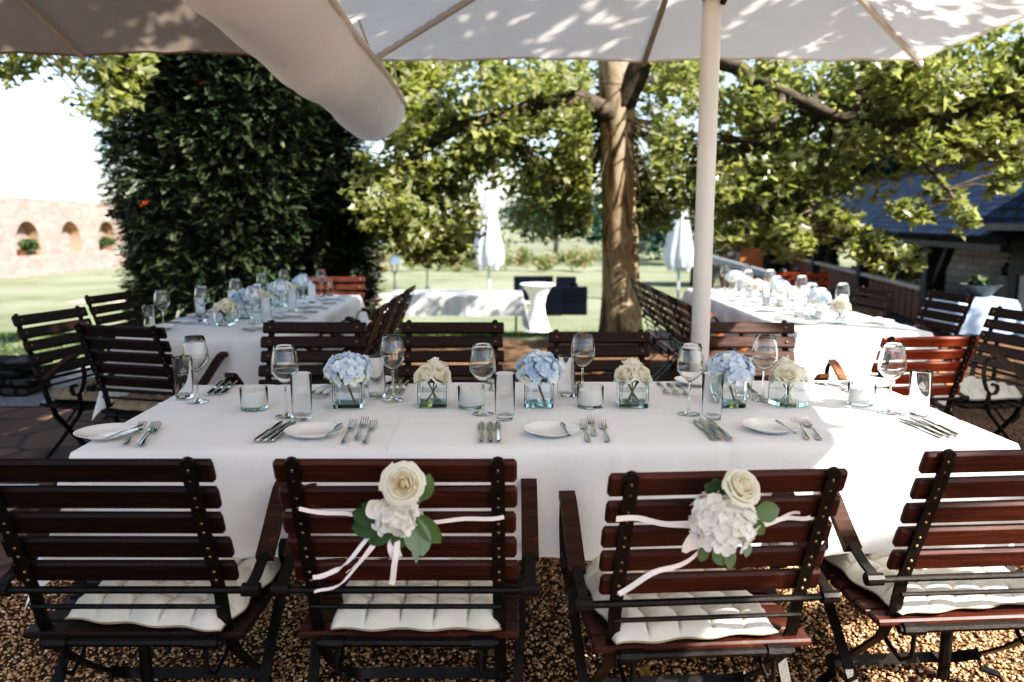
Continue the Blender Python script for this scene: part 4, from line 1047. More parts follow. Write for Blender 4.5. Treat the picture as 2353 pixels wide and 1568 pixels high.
chair('red', 1.965, 4.06, 6, 'sunlit bright red armchair with its back to us at the right table end', None, 'light', 'white cushion on the bright red armchair', scale=.95)
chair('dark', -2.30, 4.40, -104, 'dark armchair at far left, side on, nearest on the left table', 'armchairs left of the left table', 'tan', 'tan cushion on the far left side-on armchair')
chair('dark', -2.52, 5.55, -100, 'dark armchair second along the left side of the left table, against the lawn', 'armchairs left of the left table')
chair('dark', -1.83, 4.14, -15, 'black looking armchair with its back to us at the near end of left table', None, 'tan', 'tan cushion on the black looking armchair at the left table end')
for y, lab in [(4.75,'nearest armchair on the right side of the left table, its back leaning right'),(5.40,'middle armchair on the right side of the left table'),(6.05,'furthest armchair on the right side of the left table, before the buffet')]:
    chair('mah', -1.10, y, 90, lab, 'armchairs right of the left table')
chair('mah', -1.62, 7.05, 180, 'reddish armchair at the far end of the left table, before the dark hedge')
for y, lab in [(5.0,'nearest armchair on the left side of the right table, behind the parasol pole'),(5.62,'second armchair on the left side of the right table'),(6.25,'third armchair on the left side of the right table'),(6.9,'furthest armchair on the left side of the right table, beside the trunk')]:
    chair('brown', 1.40, y, -90, lab, 'armchairs left of the right table')
chair('dark', 2.58, 4.42, 98, 'dark armchair right of the red one, nearest on the right side of the right table', 'armchairs right of the right table', 'light', 'white cushion on the dark armchair right of the red one')
chair('dark', 2.80, 5.62, 96, 'dark armchair before the small blue white table, pulled out from the right table', 'armchairs right of the right table')
chair('dark', 2.42, 5.95, 96, 'dark armchair beside the tumbler at the right table, third from the camera', 'armchairs right of the right table')
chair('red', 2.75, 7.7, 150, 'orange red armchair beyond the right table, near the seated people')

# ================================================================ TABLES AND CLOTHS
def table(c, sx, sy, h, rz, label, legs_in=.08):
    t = thing('banquet_table', label, 'table', c, rz, 'banquet tables')
    m = MB(); m.box((0,0,h-.014), (sx-.03, sy-.03, .024), None, .004); m.build('tabletop', M['timber_lit'], t)
    for a in (-1,1):
        for b in (-1,1):
            m = MB(); m.tube([(a*(sx/2-legs_in), b*(sy/2-legs_in), 0), (a*(sx/2-legs_in), b*(sy/2-legs_in), h-.027)], .017, 8); m.build('leg', M['iron'], t)
    return t
def cloth(name, c, rz, x0, x1, y0, y1, hx0, hx1, hy0, hy1, h, label, mat, group=None, n=110, seed=0, lift=.002, cat='tablecloth', flat_sides=()):
    """linen laid on x0..x1 by y0..y1, hanging by hx0, hx1, hy0, hy1 over its four edges"""
    rr = random.Random(seed); ph = [rr.uniform(0,6.28) for _ in range(8)]
    def axis(a0, a1, o0, o1, m):
        pts = list(np.linspace(a0-o0, a0, max(2, int(o0/.022)), endpoint=False)) if o0 else []
        core = list(np.linspace(a0, a1, m)); e = [.006,.014,.03]
        core = sorted(core + [a0+q for q in e] + [a1-q for q in e])
        pts += core; pts += list(np.linspace(a1, a1+o1, max(2, int(o1/.022))+1))[1:] if o1 else []
        return pts
    U = axis(x0, x1, hx0, hx1, n); V = axis(y0, y1, hy0, hy1, max(24, int(n*(y1-y0)/(x1-x0)))); rad = .012
    def crease(u, v):
        c = 0
        for k, q in enumerate((x0+.31, x0+.62, x0+.93, x0+1.24)): c += math.exp(-((u-q-.004*math.sin(4*v))/.006)**2)*(.0042 if k % 2 else -.0034)
        for k, q in enumerate((y0+.28, y0+.57)): c += math.exp(-((v-q-.004*math.sin(3*u))/.006)**2)*(.0040 if k else -.0032)
        return c
    def place(u, v):
        dx = max(x0-u, u-x1, 0); dy = max(y0-v, v-y1, 0); X, Y = min(max(u,x0),x1), min(max(v,y0),y1)
        sx = -1 if u < x0 else 1; sy = -1 if v < y0 else 1
        dr = math.hypot(dx, dy) if dx and dy else dx+dy
        z = h + lift
        if not dx and not dy:
            ed = min(X-x0 if hx0 else 9, x1-X if hx1 else 9, Y-y0 if hy0 else 9, y1-Y if hy1 else 9)
            z += .0012*math.sin(7*u+ph[0])*math.sin(9*v+ph[1]) + .0006*math.sin(23*u+9*v+ph[5]) + crease(u, v) - (rad*.35*(1-ed/.03)**2 if ed < .03 else 0)
            return (X, Y, z)
        t = min(1, dr/.03); z -= rad*.35 + dr*(1 - .012) - .004*(1-t)
        fl = .012*t + .05*dr*(.6+.5*math.sin(5.1*(u+v)+ph[2])*math.sin(2.3*(u-v)+ph[3])) + .012*min(1,dr*6)*math.sin(13*(u if not dx else v)+ph[4]) + .009*min(1,dr*5)*math.sin(31*(u if not dx else v)+3*dr+ph[5]) + 2.2*crease(u, v) + .004*t*math.sin(19*dr+4*(u+v)+ph[6])
        if dx and dy:
            k = min(dx,dy)/max(dx,dy); an = math.atan2(dy,dx)
            o = .012 + .05*dr + .30*dr*math.sin(2*an)**2*.75
            f2 = math.sin(an*2)**6
            return (X + sx*(o*(math.cos(an)*.8+.2) ), Y + sy*(o*(math.sin(an)*.8+.2)), z + .06*dr*f2)
        return (X + (sx*fl if dx else 0), Y + (sy*fl if dy else 0), z)
    b = MB(); vs = [place(u,v) for v in V for u in U]; nu = len(U)
    fs = [(j*nu+i, j*nu+i+1, (j+1)*nu+i+1, (j+1)*nu+i) for j in range(len(V)-1) for i in range(nu-1)]
    b.add(vs, fs); o = b.build(name, mat, smooth=True); o.location = c; o.rotation_euler = (0,0,rz)
    return tag(o, label, cat, group)
T1 = (.105, 2.515, 0); RZ1 = R(1.7)
table(T1, 2.5, .86, .75, RZ1, 'front banquet table carrying two white cloths')
G_CL = 'white banquet tablecloths'
cloth('tablecloth', T1, RZ1, -1.285, -.42, -.44, .44, .32, 0, .30, .30, .75, 'white cloth over the left third of the front table', M['cloth'], G_CL, 50, 1)
cloth('tablecloth', T1, RZ1, -.45, 1.265, -.4415, .4415, 0, .33, .31, .30, .75, 'white cloth over the right part of the front table, sunlit at its corner', M['cloth'], G_CL, 90, 2, .0045)
T2 = (-1.68, 5.38, 0)
table(T2, .80, 2.40, .75, 0, 'left banquet table in front of the dark hedge')
cloth('tablecloth', T2, 0, -.42, .42, -1.2, 1.2, .32, .32, .34, .3, .75, 'shaded white cloth on the left table before the dark hedge', M['cloth'], G_CL, 40, 3)
T3 = (1.955, 5.78, 0)
table(T3, .70, 2.86, .75, 0, 'right banquet table standing in full sun')
cloth('tablecloth', T3, 0, -.375, .36, -1.43, 0.1, .30, .26, .36, 0, .75, 'glaring sunlit white cloth on the near half of the right table', M['cloth'], G_CL, 40, 4)
cloth('tablecloth', T3, 0, -.3765, .3615, .06, 1.43, .31, .26, 0, .3, .75, 'glaring sunlit white cloth on the far half of the right table', M['cloth'], G_CL, 40, 5, .005)
# buffet table and standing table on the lawn
bz = gz(0,13.4); bc = on_y(1050, 660, 13.4)
table((bc.x, 13.4, bz), 2.15, .75, .75, 0, 'buffet table on the lawn beyond the terrace')
cloth('tablecloth', (bc.x, 13.4, bz), 0, -1.09, 1.09, -.38, .38, .5, .55, .36, .34, .75, 'white cloth with dappled light on the buffet table', M['cloth'], G_CL, 70, 6)
def cocktail():
    d = 16.2; c = on_y(1235, 700, d); z0 = gz(0,d)
    t = thing('cocktail_table', 'round standing table in a white stretch cover beside the buffet', 'table', (c.x, d, z0))
    m = MB(); m.lathe([(.33,0),(.27,.05),(.17,.35),(.14,.58),(.18,.78),(.27,.93),(.335,1.0),(.35,1.015)], 40); m.build('stretch_cover', M['cloth'], t, smooth=True)
    m = MB(); m.lathe([(0,.985),(.352,.985),(.36,1.0),(.352,1.018),(0,1.018)], 40); m.build('tabletop', M['cloth'], t, auto=40)
    m = MB(); m.tube([(0,0,0),(0,0,.985)], .03, 8); m.build('stem', M['iron'], t)
cocktail()
# small blue-white table in the shade on the right
t3 = (3.76, 6.5, 0)
table(t3, .46, .46, .74, 0, 'small square side table in the shade at right')
cloth('tablecloth', t3, 0, -.23, .23, -.23, .23, .27, .27, .27, .27, .74, 'blue white cloth, darkened in colour for shade, on the small table at right', M['cloth_shade_blue'], None, 24, 7)
tb = thing('planter_bowl', 'dark bowl with a low green plant on the small shaded table', 'bowl', (3.86, 6.55, .744))
m = MB(); m.lathe([(0,0),(.07,0),(.15,.09),(.16,.10),(.13,.09),(0,.04)], 20); m.build('bowl', M['fence'], tb, auto=50)
bush_mesh('plant', M['far_leaf'], 160, (.10,.10,.07), .035, tb, (0,0,.12), tmin=.3)

# ================================================================ TABLEWARE
ZT = .7565
def glass_thing(name, label, cat, build): 
    t = thing(name, label, cat); build(t); return Proto(t)
def wine(t):
    m = MB()
    m.lathe([(0,.1025),(.006,.1030),(.012,.1060),(.026,.1185),(.0400,.1365),(.0425,.1465),(.0408,.170),(.0353,.200),(.0305,.2196),(.0300,.2203),(.0295,.2196),(.0343,.200),(.0398,.170),(.0415,.1465),(.0391,.1372),(.0252,.1194),(.0115,.1073),(.005,.1048),(0,.1045)], 40)
    m.build('bowl', M['glass'], t, smooth=True)
    m = MB(); m.lathe([(0,.0),(.0335,.0),(.0342,.0009),(.0335,.0018),(.018,.0038),(.0075,.0065),(.0045,.013),(.0036,.035),(.0034,.070),(.0038,.092),(.0060,.1008),(0,.1018)], 32); m.build('stem', M['glass'], t, smooth=True)
def tumbler(t):
    m = MB(); m.lathe([(0,0),(.0275,0),(.0288,.0015),(.0295,.02),(.0325,.1398),(.0321,.1406),(.0317,.1398),(.0288,.022),(.0275,.0125),(0,.0115)], 48); m.build('body', M['tumbler'], t, auto=60)
    # etched mark on the side towards -y: a sprig over a line of small strokes
    m = MB()
    def onr(a, z): r = .0300 + z*.0186 + .0003; return Vector((r*math.sin(a), -r*math.cos(a), z))
    for k in range(9):
        a = -.55 + .1375*k; m.tube([onr(a,.083), onr(a+.05*(k % 3-1),.0885)], .0004, 4)
    for k in range(7):
        a = -.24 + .08*k; m.tube([onr(a,.094), onr(a*1.5,.101+.004*(3-abs(3-k)))], .0004, 4)
    m.tube([onr(-.32+.08*k,.0925) for k in range(9)], .0004, 4)
    m.build('etched_mark', M['etch'], t)
WG, TG = glass_thing('wine_glass','wine glass','wine glass',wine), glass_thing('tumbler','tumbler','tumbler',tumbler)
def candle(t):
    m = MB(); m.lathe([(0,0),(.0415,0),(.0428,.0015),(.0435,.067),(.0428,.0682),(.0423,.067),(.0416,.012),(.0395,.0075),(0,.0070)], 48); m.build('holder', M['holder'], t, auto=60)
    m = MB(); m.lathe([(0,.0092),(.0375,.0092),(.0395,.013),(.0402,.052),(.0385,.0555),(.008,.0545),(0,.054)], 36); wx = m.build('candle', M['wax'], t, auto=50)
    m = MB(); m.tube([(0,0,.0535),(.001,.0,.064)], .0008, 5); m.build('wick', M['dark_metal'], wx)
CA = glass_thing('candle_glass','candle','candle',candle)
def plate(t):
    m = MB(); m.lathe([(0,.006),(.046,.006),(.054,.009),(.066,.014),(.080,.018),(.0815,.0185),(.080,.0165),(.06,.008),(.05,.002),(.03,.001),(0,.001)], 48); m.build('dish', M['porcelain'], t, smooth=True)
PL = glass_thing('bread_plate','plate','plate',plate)
def outline_solid(m, prof, zfn, th):
    """plan outline prof = [(y, half width)], height profile zfn(y)"""
    vs, n = [], len(prof)
    for y, w_ in prof:
        z = zfn(y)
        for sx, dz in ((-1,0),(-.55,th),(.55,th),(1,0),(.55,-th*.3),(-.55,-th*.3)): vs.append((sx*w_, y, z+dz))
    fs = [(i*6+k, i*6+(k+1)%6, i*6+6+(k+1)%6, i*6+6+k) for i in range(n-1) for k in range(6)]
    fs += [tuple(range(5,-1,-1)), tuple((n-1)*6+k for k in range(6))]
    m.add(vs, fs)
def knife(t):
    m = MB(); outline_solid(m, [(-.105,.0055),(-.102,.0075),(-.07,.0075),(-.02,.0055),(.0,.0050),(.006,.0058)], lambda y: .0045, .0045); m.build('handle', M['steel'], t, auto=50)
    m = MB(); outline_solid(m, [(.005,.0048),(.02,.0078),(.06,.0088),(.09,.0082),(.108,.0055),(.118,.0015)], lambda y: .0035, .0014); m.build('blade', M['steel'], t, auto=50)
def bknife(t):
    m = MB(); outline_solid(m, [(-.075,.0055),(-.06,.0052),(.0,.0030),(.015,.0040)], lambda y: .002, .002); m.build('handle', M['steel'], t, auto=50)
    m = MB(); outline_solid(m, [(.014,.004),(.03,.0075),(.055,.0080),(.068,.005),(.075,.001)], lambda y: .002, .0012); m.build('blade', M['steel'], t, auto=50)
def fork(t):
    zf = lambda y: .002 + .012*max(0, 1-((y+.02)/.06)**2)*(1 if abs(y+.02) < .06 else 0)*.55 + (.012*((y-.03)/.08)**2 if y > .03 else 0)
    m = MB(); outline_solid(m, [(-.108,.004),(-.104,.0075),(-.09,.0080),(-.05,.0048),(-.01,.0026),(.02,.0026),(.03,.0045),(.04,.0105),(.052,.0118)], zf, .0018); m.build('handle', M['steel'], t, auto=50)
    m = MB()
    for k in range(4):
        x = -.0098 + .00655*k
        outline_solid2 = [(x, y, zf(y)+.0004) for y in (.050,.062,.078,.094,.104)]
        m.bar(outline_solid2, .0027, .0016, (1,0,0))
    m.build('tines', M['steel'], t)
def spoon(t):
    m = MB(); outline_solid(m, [(-.10,.004),(-.09,.0075),(-.04,.0042),(.0,.0026),(.03,.003)], lambda y: .003+.004*math.cos(y*16), .0018); m.build('handle', M['steel'], t, auto=50)
    m = MB(); m.ball((0,.058,.006), 1, 14, 8, (.0195,.031,.006)); m.build('bowl', M['steel'], t, smooth=True)
KN, BK, FO, SP = [glass_thing(a, a, b, f) for a, b, f in (('table_knife','knife',knife),('butter_knife','knife',bknife),('fork','fork',fork),('spoon','spoon',spoon))]
def lay(pr, x, y, x2, y2, label, group, z=ZT, off=.5):
    """lay cutlery with its handle end at sheet point x,y pointing to x2,y2"""
    a, b = on_z(x, y, z), on_z(x2, y2, z); d = (b-a); rz = math.atan2(-d.x, d.y); L = .108
    dn = d.normalized(); return pr.put((a.x+dn.x*L, a.y+dn.y*L, z), rz, label, group)

# ---- flowers
def petal(m, c, f, up, L, W, cup, tint, nu=3, nv=3):
    """a rounded petal starting at c growing along f, its inner face to up"""
    f = f.normalized(); s = f.cross(up).normalized(); up = s.cross(f)
    vs, ts = [], []
    for j in range(nv+1):
        v = j/nv; w_ = W*math.sin(PI*(.12+.75*v))**.7
        for i in range(nu+1):
            u = i/nu*2-1; vs.append(c + f*(L*v*(1-.12*u*u*v)) + s*(w_*u) + up*(cup*(u*u*.6*W + .4*L*v*v)))
            ts.append(min(1, max(0, tint)))
    fs = [(j*(nu+1)+i, j*(nu+1)+i+1, (j+1)*(nu+1)+i+1, (j+1)*(nu+1)+i) for j in range(nv) for i in range(nu)]
    m.add(vs, fs, ts)
def rose(m, c, axis, r, rr, layers=((2,.14,1.02),(3,.26,1.06),(3,.42,1.06),(4,.60,1.02),(5,.78,.95),(5,.92,.80))):
    """opened rose: nested cupped petals, inner ones upright and folded over each other"""
    axis = Vector(axis).normalized(); a0 = axis.orthogonal().normalized(); b0 = axis.cross(a0)
    n = len(layers)
    for li, (k, rad, hgt) in enumerate(layers):
        off = rr.uniform(0, 6.28); op = li/(n-1)
        for i in range(k):
            a = off + 2*PI*i/k + rr.uniform(-.15,.15); span = 2*PI/k*(.72 if li > 1 else .9); R_ = r*rad*rr.uniform(.93,1.07); H = r*hgt*1.3*rr.uniform(.9,1.1)
            lean = rr.uniform(-.12,.12); ruf = rr.uniform(0,6.28)
            vs, ts = [], []; NU, NV = 8, 7
            for j in range(NV+1):
                v = j/NV; lip = max(0, v-.62)/.38
                for q in range(NU+1):
                    u = q/NU*2-1; wid = (.5+.5*math.sin(PI*min(.5,.12+.6*v)))*(1-.10*lip)
                    t = a + u*span*wid
                    belly = math.sin(min(1, v*1.55)*PI/2)
                    prof = R_*(.16 + .84*belly) * (1 - (1-op)*.50*lip) + r*op*(.10 + .26*lip**1.6) + r*.06*u*u*(1 if op > .3 else .3)
                    prof += r*.035*lip*math.sin(6*u+ruf)
                    z = H*(v**.8) - r*op*.34*lip**1.8 - .16*H*u*u*lip + r*lean*u*v - r*.10*op
                    vs.append(c + a0*(prof*math.cos(t)) + b0*(prof*math.sin(t)) + axis*(z - .62*r))
                    ts.append(min(1, max(0, .05 + .62*op + .30*v*v - .10*(1-v)*op + rr.uniform(-.02,.02))))
            fs = [(j*(NU+1)+q, j*(NU+1)+q+1, (j+1)*(NU+1)+q+1, (j+1)*(NU+1)+q) for j in range(NV) for q in range(NU)]
            m.add(vs, fs, ts)
def hydrangea(m, c, rad, rr, n=95, sq=.78, base=.35, spread=.22, size=.0175, dirn=None):
    for i in range(n):
        z = 1 - 1.62*(i+.5)/n; a = i*2.39996 + rr.uniform(-.2,.2); q = math.sqrt(max(0,1-z*z))
        d = Vector((q*math.cos(a), q*math.sin(a), z)); 
        p = c + Vector((d.x*rad, d.y*rad, d.z*rad*sq))*rr.uniform(.90,1.08)
        nrm = (d + Vector((rr.uniform(-.35,.35), rr.uniform(-.35,.35), rr.uniform(-.2,.4)))).normalized()
        s = nrm.orthogonal().normalized(); w_ = nrm.cross(s); ro = rr.uniform(0, 6.28)
        t = base + rr.gauss(0, spread) + (.35 if d.z < -.25 else 0) + (.25 if d.x < -.5 else 0)
        for k in range(4):
            b = ro + k*PI/2; f = s*math.cos(b) + w_*math.sin(b)
            petal(m, p, f + nrm*rr.uniform(.05,.3), nrm, size*rr.uniform(.85,1.15), size*.52, .35, t + rr.uniform(-.06,.06), 2, 3)
        m.ball(p + nrm*.002, .0016, 5, 4)
def leaf_blade(m, a, d, up, L, W, tint, bend=.2, n=6, shape='oval'):
    d = Vector(d).normalized(); s = d.cross(Vector(up)).normalized(); u2 = s.cross(d)
    vs, ts = [], []
    for j in range(n+1):
        v = j/n; w_ = W*(math.sin(PI*min(1,.03+v*.97))**(.55 if shape == 'round' else .8)) if v < 1 else .0008
        for u in (-1,0,1): vs.append(Vector(a) + d*(L*v) - u2*(bend*L*v*v) + s*(w_*u) + u2*(.18*w_*abs(u))); ts.append(tint + (.06 if u == 0 else 0))
    fs = [(j*3+i, j*3+i+1, j*3+4+i, j*3+3+i) for j in range(n) for i in range(2)]
    m.add(vs, fs, ts)
def vase_glass(t, w=.094, h=.088):
    m = MB(); a = w/2; g = .0035
    def ring(q, z): 
        c = .006
        return [(-q+c,-q,z),(q-c,-q,z),(q,-q+c,z),(q,q-c,z),(q-c,q,z),(-q+c,q,z),(-q,q-c,z),(-q,-q+c,z)]
    vs = ring(a,.0)+ring(a,h)+ring(a-g,h)+ring(a-g,.013)
    fs = [(L*8+k, L*8+(k+1)%8, L*8+8+(k+1)%8, L*8+8+k) for L in range(3) for k in range(8)] + [tuple(24+k for k in range(8))]
    fs.append(tuple(range(7,-1,-1))); m.add(vs, fs); m.build('glass_wall', M['vase'], t)
    m = MB(); q = a-g-.0006; m.add([(-q,-q,.052),(q,-q,.052),(q,q,.052),(-q,q,.052)], [(0,1,2,3)]); m.build('water', M['water'], t)
def hyd_vase(seed, base=.35):
    rr = random.Random(seed); t = thing('flower_vase','vase','vase'); vase_glass(t)
    m = MB(); hydrangea(m, Vector((.0,-.005,.118)), .068, rr, 105, .74, base); m.build('hydrangea', M['hydrangea'], t, smooth=True)
    m = MB(); m.tube([(.018,-.01,.016),(.006,-.012,.05),(-.008,-.01,.09)], [.003,.0035,.004], 8); m.tube([(-.008,-.01,.075),(-.02,0,.1)], .002, 6); m.build('stem', M['stem_brown'], t, smooth=True)
    m = MB(); leaf_blade(m, (-.03,.01,.085), (-.8,.1,.55), (0,0,1), .07, .02, .35, .15); m.build('leaf', M['leafgreen'], t, smooth=True); m = MB(); leaf_blade(m, (.0,0,.075), (.7,-.2,.2), (0,0,1), .05, .014, .2, .4); m.build('leaf', M['leafgreen'], t, smooth=True)
    return t
def rose_vase(seed):
    rr = random.Random(seed); t = thing('flower_vase','vase','vase'); vase_glass(t)
    heads = [(-.026,-.022,.108,(-.5,-.6,.7)),(.028,-.018,.106,(.5,-.5,.7)),(.002,.026,.128,(0,.1,1)),(.03,.024,.104,(.7,.4,.6)),(-.03,.022,.104,(-.7,.4,.6))]
    for i, (x,y,z,ax) in enumerate(heads):
        m = MB(); rose(m, Vector((x,y,z)), ax, .032 if i != 2 else .035, rr); m.build('rose', M['rose'], t, smooth=True)
        s = MB(); s.tube([(-x*.55+rr.uniform(-.01,.01),-y*.4,.015),(x*.1,y*.1,.05),(x*.7,y*.7,z-.022)], .0022, 7); s.build('stem', M['stem'], t, smooth=True)
    m = MB()
    for i,(x,y,z,ax) in enumerate(heads[:4]):
        for k in range(3): leaf_blade(m, (x*.7,y*.7,z-.022), (math.cos(2.1*k+i), math.sin(2.1*k+i), .2), (0,0,1), .026, .004, .55, .3)
    m.build('sepals', M['leafgreen'], t, smooth=True)
    return t
HV = [Proto(hyd_vase(s, b)) for s, b in ((3,.42),(5,.30),(9,.38))]
RV = [Proto(rose_vase(s)) for s in (4,8)]
FG = 'square flower vases on the front table'
for pr, x, y, rz, lab in [(HV[0],803,932,3,'square vase with pale blue hydrangea, leftmost on the front table'),(RV[0],996,931,0,'square vase of cream roses between the left and middle hydrangeas'),
    (HV[1],1238,931,-2,'square vase with deep blue hydrangea at the middle of the front table'),(RV[1],1452,931,0,'square vase of cream roses right of the middle hydrangea'),
    (HV[2],1672,931,4,'square vase with pale blue hydrangea behind a tumbler at right'),(RV[0],1810,930,24,'turned square vase of cream roses, rightmost vase on the front table')]:
    p = on_z(x, y, ZT); pr.put((p.x, p.y, ZT), R(rz), lab, FG)
for x, y, lab in [(585,938,'white candle in glass at the left of the front table, beside no vase'),(1083,935,'white candle in glass partly behind the middle wine glass'),(1356,934,'white candle in glass between middle hydrangea and cream roses'),(1978,929,'white candle in glass at the right end of the front table')]:
    p = on_z(x, y, ZT); CA.put((p.x, p.y, ZT), 0, lab, 'candle glasses on the front table')
GW = 'wine glasses on the front table'
for x, y, lab in [(455,923,'wine glass at the far left corner, against the black chair'),(659,956,'wine glass by the left knives and the left candle'),(1110,951,'wine glass in front of the middle candle'),(1583,951,'wine glass left of the rightmost hydrangea'),(2042,949,'wine glass at the right end beside the right candle'),
    (904,919,'wine glass right of the leftmost hydrangea, at the far side'),(1338,912,'wine glass at the far side right of the middle hydrangea'),(1752,919,'wine glass at the far side left of the turned rose vase')]:
    p = on_z(x, y, ZT); WG.put((p.x, p.y, ZT), rng.uniform(0,6), lab, GW)
for x, y, lab in [(424,914,'tumbler at the far left corner next to a wine glass'),(695,962,'tumbler in front of the leftmost hydrangea, above the bread plate'),(1160,962,'tumbler right of the middle wine glass'),(1635,962,'tumbler in front of the rightmost hydrangea'),(2110,955,'tumbler near the right table edge, in sunlight'),
    (866,912,'tumbler at the far side behind the leftmost hydrangea'),(1300,911,'tumbler at the far side behind the middle hydrangea'),(1706,911,'tumbler at the far side behind the rightmost hydrangea')]:
    p = on_z(x, y, ZT); TG.put((p.x, p.y, ZT), rng.uniform(-.5,.5), lab, 'tumblers on the front table')
for x, y, bx, by, bx2, by2, lab in [(245,1003,255,1004,318,980,'leftmost near setting'),(722,1000,752,1004,783,975,'second near setting from the left'),(1267,997,1307,1003,1290,972,'third near setting from the left'),(1770,989,1828,998,1782,966,'rightmost near setting')]:
    p = on_z(x, y, ZT); PL.put((p.x, p.y, ZT), 0, 'white bread plate of the ' + lab, 'bread plates')
    a, b = on_z(bx, by, ZT+.02), on_z(bx2, by2, ZT+.02); d = b-a
    o = BK.put(((a.x+b.x)/2, (a.y+b.y)/2, ZT+.0195), math.atan2(-d.x,d.y), 'butter knife on the bread plate of the ' + lab, 'butter knives')
for x, y, lab in [(855,882,'leftmost far setting, behind the pale hydrangea'),(1600,883,'far setting right of the middle'),(2000,886,'far right corner setting')]:
    p = on_z(x, y, ZT); PL.put((p.x, p.y, ZT), 0, 'white bread plate of the ' + lab, 'bread plates')
SETS = [('leftmost near setting',[], [(287,1023,340,968),(318,1023,362,975),(322,1026,382,960)]),
  ('second near setting',[(586,1018,652,968),(604,1018,664,974),(622,1018,678,972)],[(789,1019,820,962),(820,1011,845,955),(838,1020,868,958)]),
  ('third near setting',[(1106,1019,1106,968),(1127,1019,1126,972),(1145,1019,1143,970)],[(1352,1017,1334,960),(1366,1003,1354,952),(1396,1017,1378,954)]),
  ('rightmost near setting',[(1643,1014,1590,962),(1660,1013,1608,966),(1680,1014,1628,965)],[(1856,1011,1812,952),(1884,1012,1836,954)]),
  ('right end setting',[(2170,1009,2062,962),(2188,1008,2090,963),(2204,1006,2118,963)],[])]
ORD = ('left', 'middle', 'right')
for lab, ks, fs in SETS:
    for i, q in enumerate(ks): lay(KN, *q, f'{ORD[i]} table knife of the three at the {lab}', 'table knives on the front table')
    for i, q in enumerate(fs): lay(FO, *q, (f'{ORD[i]} fork of the three at the {lab}' if len(fs) == 3 else f'{("left","right")[i]} fork of the two at the {lab}'), 'forks on the front table')
for i, q in enumerate([(512,879,470,914),(528,879,482,916),(544,878,498,916)]): lay(KN, *q, f'{ORD[i]} knife of the dark three at the far left corner', 'table knives on the front table')
for i, q in enumerate([(908,878,888,912),(922,878,902,913),(938,878,916,913)]): lay(KN, *q, f'{ORD[i]} knife of three at the far side behind the left wine glass', 'table knives on the front table')
for i, q in enumerate([(1318,878,1326,905),(1330,880,1336,906)]): lay(KN, *q, f'{("left","right")[i]} knife of two at the far side behind the middle hydrangea', 'table knives on the front table')
lay(KN, 1716,893,1745,912, 'knife at the far side behind the rightmost hydrangea', 'table knives on the front table')
for i, q in enumerate([(762,884,722,902),(775,886,738,905),(795,888,765,902)]): lay(FO, *q, f'{ORD[i]} fork of three at the far side by the pale hydrangea', 'forks on the front table')
for i, q in enumerate([(1512,880,1528,898),(1536,882,1552,902),(1556,884,1572,900)]): lay(FO, *q, f'{ORD[i]} fork of three at the far side left of the right wine glass', 'forks on the front table')
for i, q in enumerate([(1872,880,1940,898),(1886,881,1950,900),(1902,882,1960,902)]): lay(FO, *q, f'{ORD[i]} fork of three at the far right corner', 'forks on the front table')
lay(SP, 1128,900,1130,880, 'single spoon at the far side behind the middle tumbler', 'forks on the front table')
p = on_z(1945,879,ZT); BK.put((p.x,p.y,ZT+.0195), R(35), 'butter knife at the far right corner setting', 'butter knives')

# ---- settings on the two tables behind
def dress(T, sx, y0, y1, side, nset, seed, long_=True):
    rr = random.Random(seed); X, Y = T[0], T[1]; nm = side
    ords = ['nearest','second','third','fourth','fifth']
    for i in range(nset):
        y = y0 + (y1-y0)*(i+.5)/nset
        for s, sd in ((-1,'left'),(1,'right')):
            xe = X + s*(sx/2); lab = f'{ords[i]} {sd} setting of the {nm} table'
            PL.put((xe - s*.13, y+.02*s-.08, ZT), 0, 'white bread plate at the ' + lab, f'plates on the {nm} table')
            WG.put((xe - s*.27, y+.17+rr.uniform(-.02,.02), ZT), 0, 'wine glass at the ' + lab, f'wine glasses on the {nm} table')
            TG.put((xe - s*.22, y+.235+rr.uniform(-.02,.02), ZT), R(rr.uniform(-20,20)), 'tumbler at the ' + lab, f'tumblers on the {nm} table')
            for k in range(2): FO.put((xe - s*.12, y-.02+.035*k-.18, ZT), R(90*s), f'{("near","far")[k]} fork at the ' + lab, f'forks on the {nm} table')
            for k in range(2): KN.put((xe - s*.13, y+.13+.028*k, ZT), R(90*s), f'{("near","far")[k]} knife at the ' + lab, f'knives on the {nm} table')
def centre(T, ys, side, seq):
    ords = ['nearest','second','third','fourth','fifth','sixth','seventh']
    for i, (y, k) in enumerate(zip(ys, seq)):
        pr = HV[i % 3] if k == 'h' else RV[i % 2]
        pr.put((T[0] + .02*math.sin(3*i), y, ZT), R(13*i), f'{ords[i]} vase on the {side} table, {"blue hydrangea" if k == "h" else "cream roses"}', f'flower vases on the {side} table')
        if i < len(ys)-1 and i % 2 == 0: CA.put((T[0]-.03, y+.19, ZT), 0, f'candle glass behind the {ords[i]} vase on the {side} table', f'candles on the {side} table')
dress(T2, .84, 4.25, 6.5, 'left', 4, 1); centre(T2, [4.62,4.97,5.32,5.67,6.02,6.3], 'left', 'rhrhrh')
dress(T3, .72, 4.42, 7.15, 'right', 4, 2); centre(T3, [4.72,5.08,5.46,5.84,6.22,6.62,6.95], 'right', 'rhrhrrh')
WG.put((T2[0]-.27, 4.42, ZT), 0, 'wine glass at the near left corner of the left table', 'wine glasses on the left table')
TG.put((T2[0]-.32, 4.36, ZT), 0, 'tumbler at the near left corner of the left table', 'tumblers on the left table')

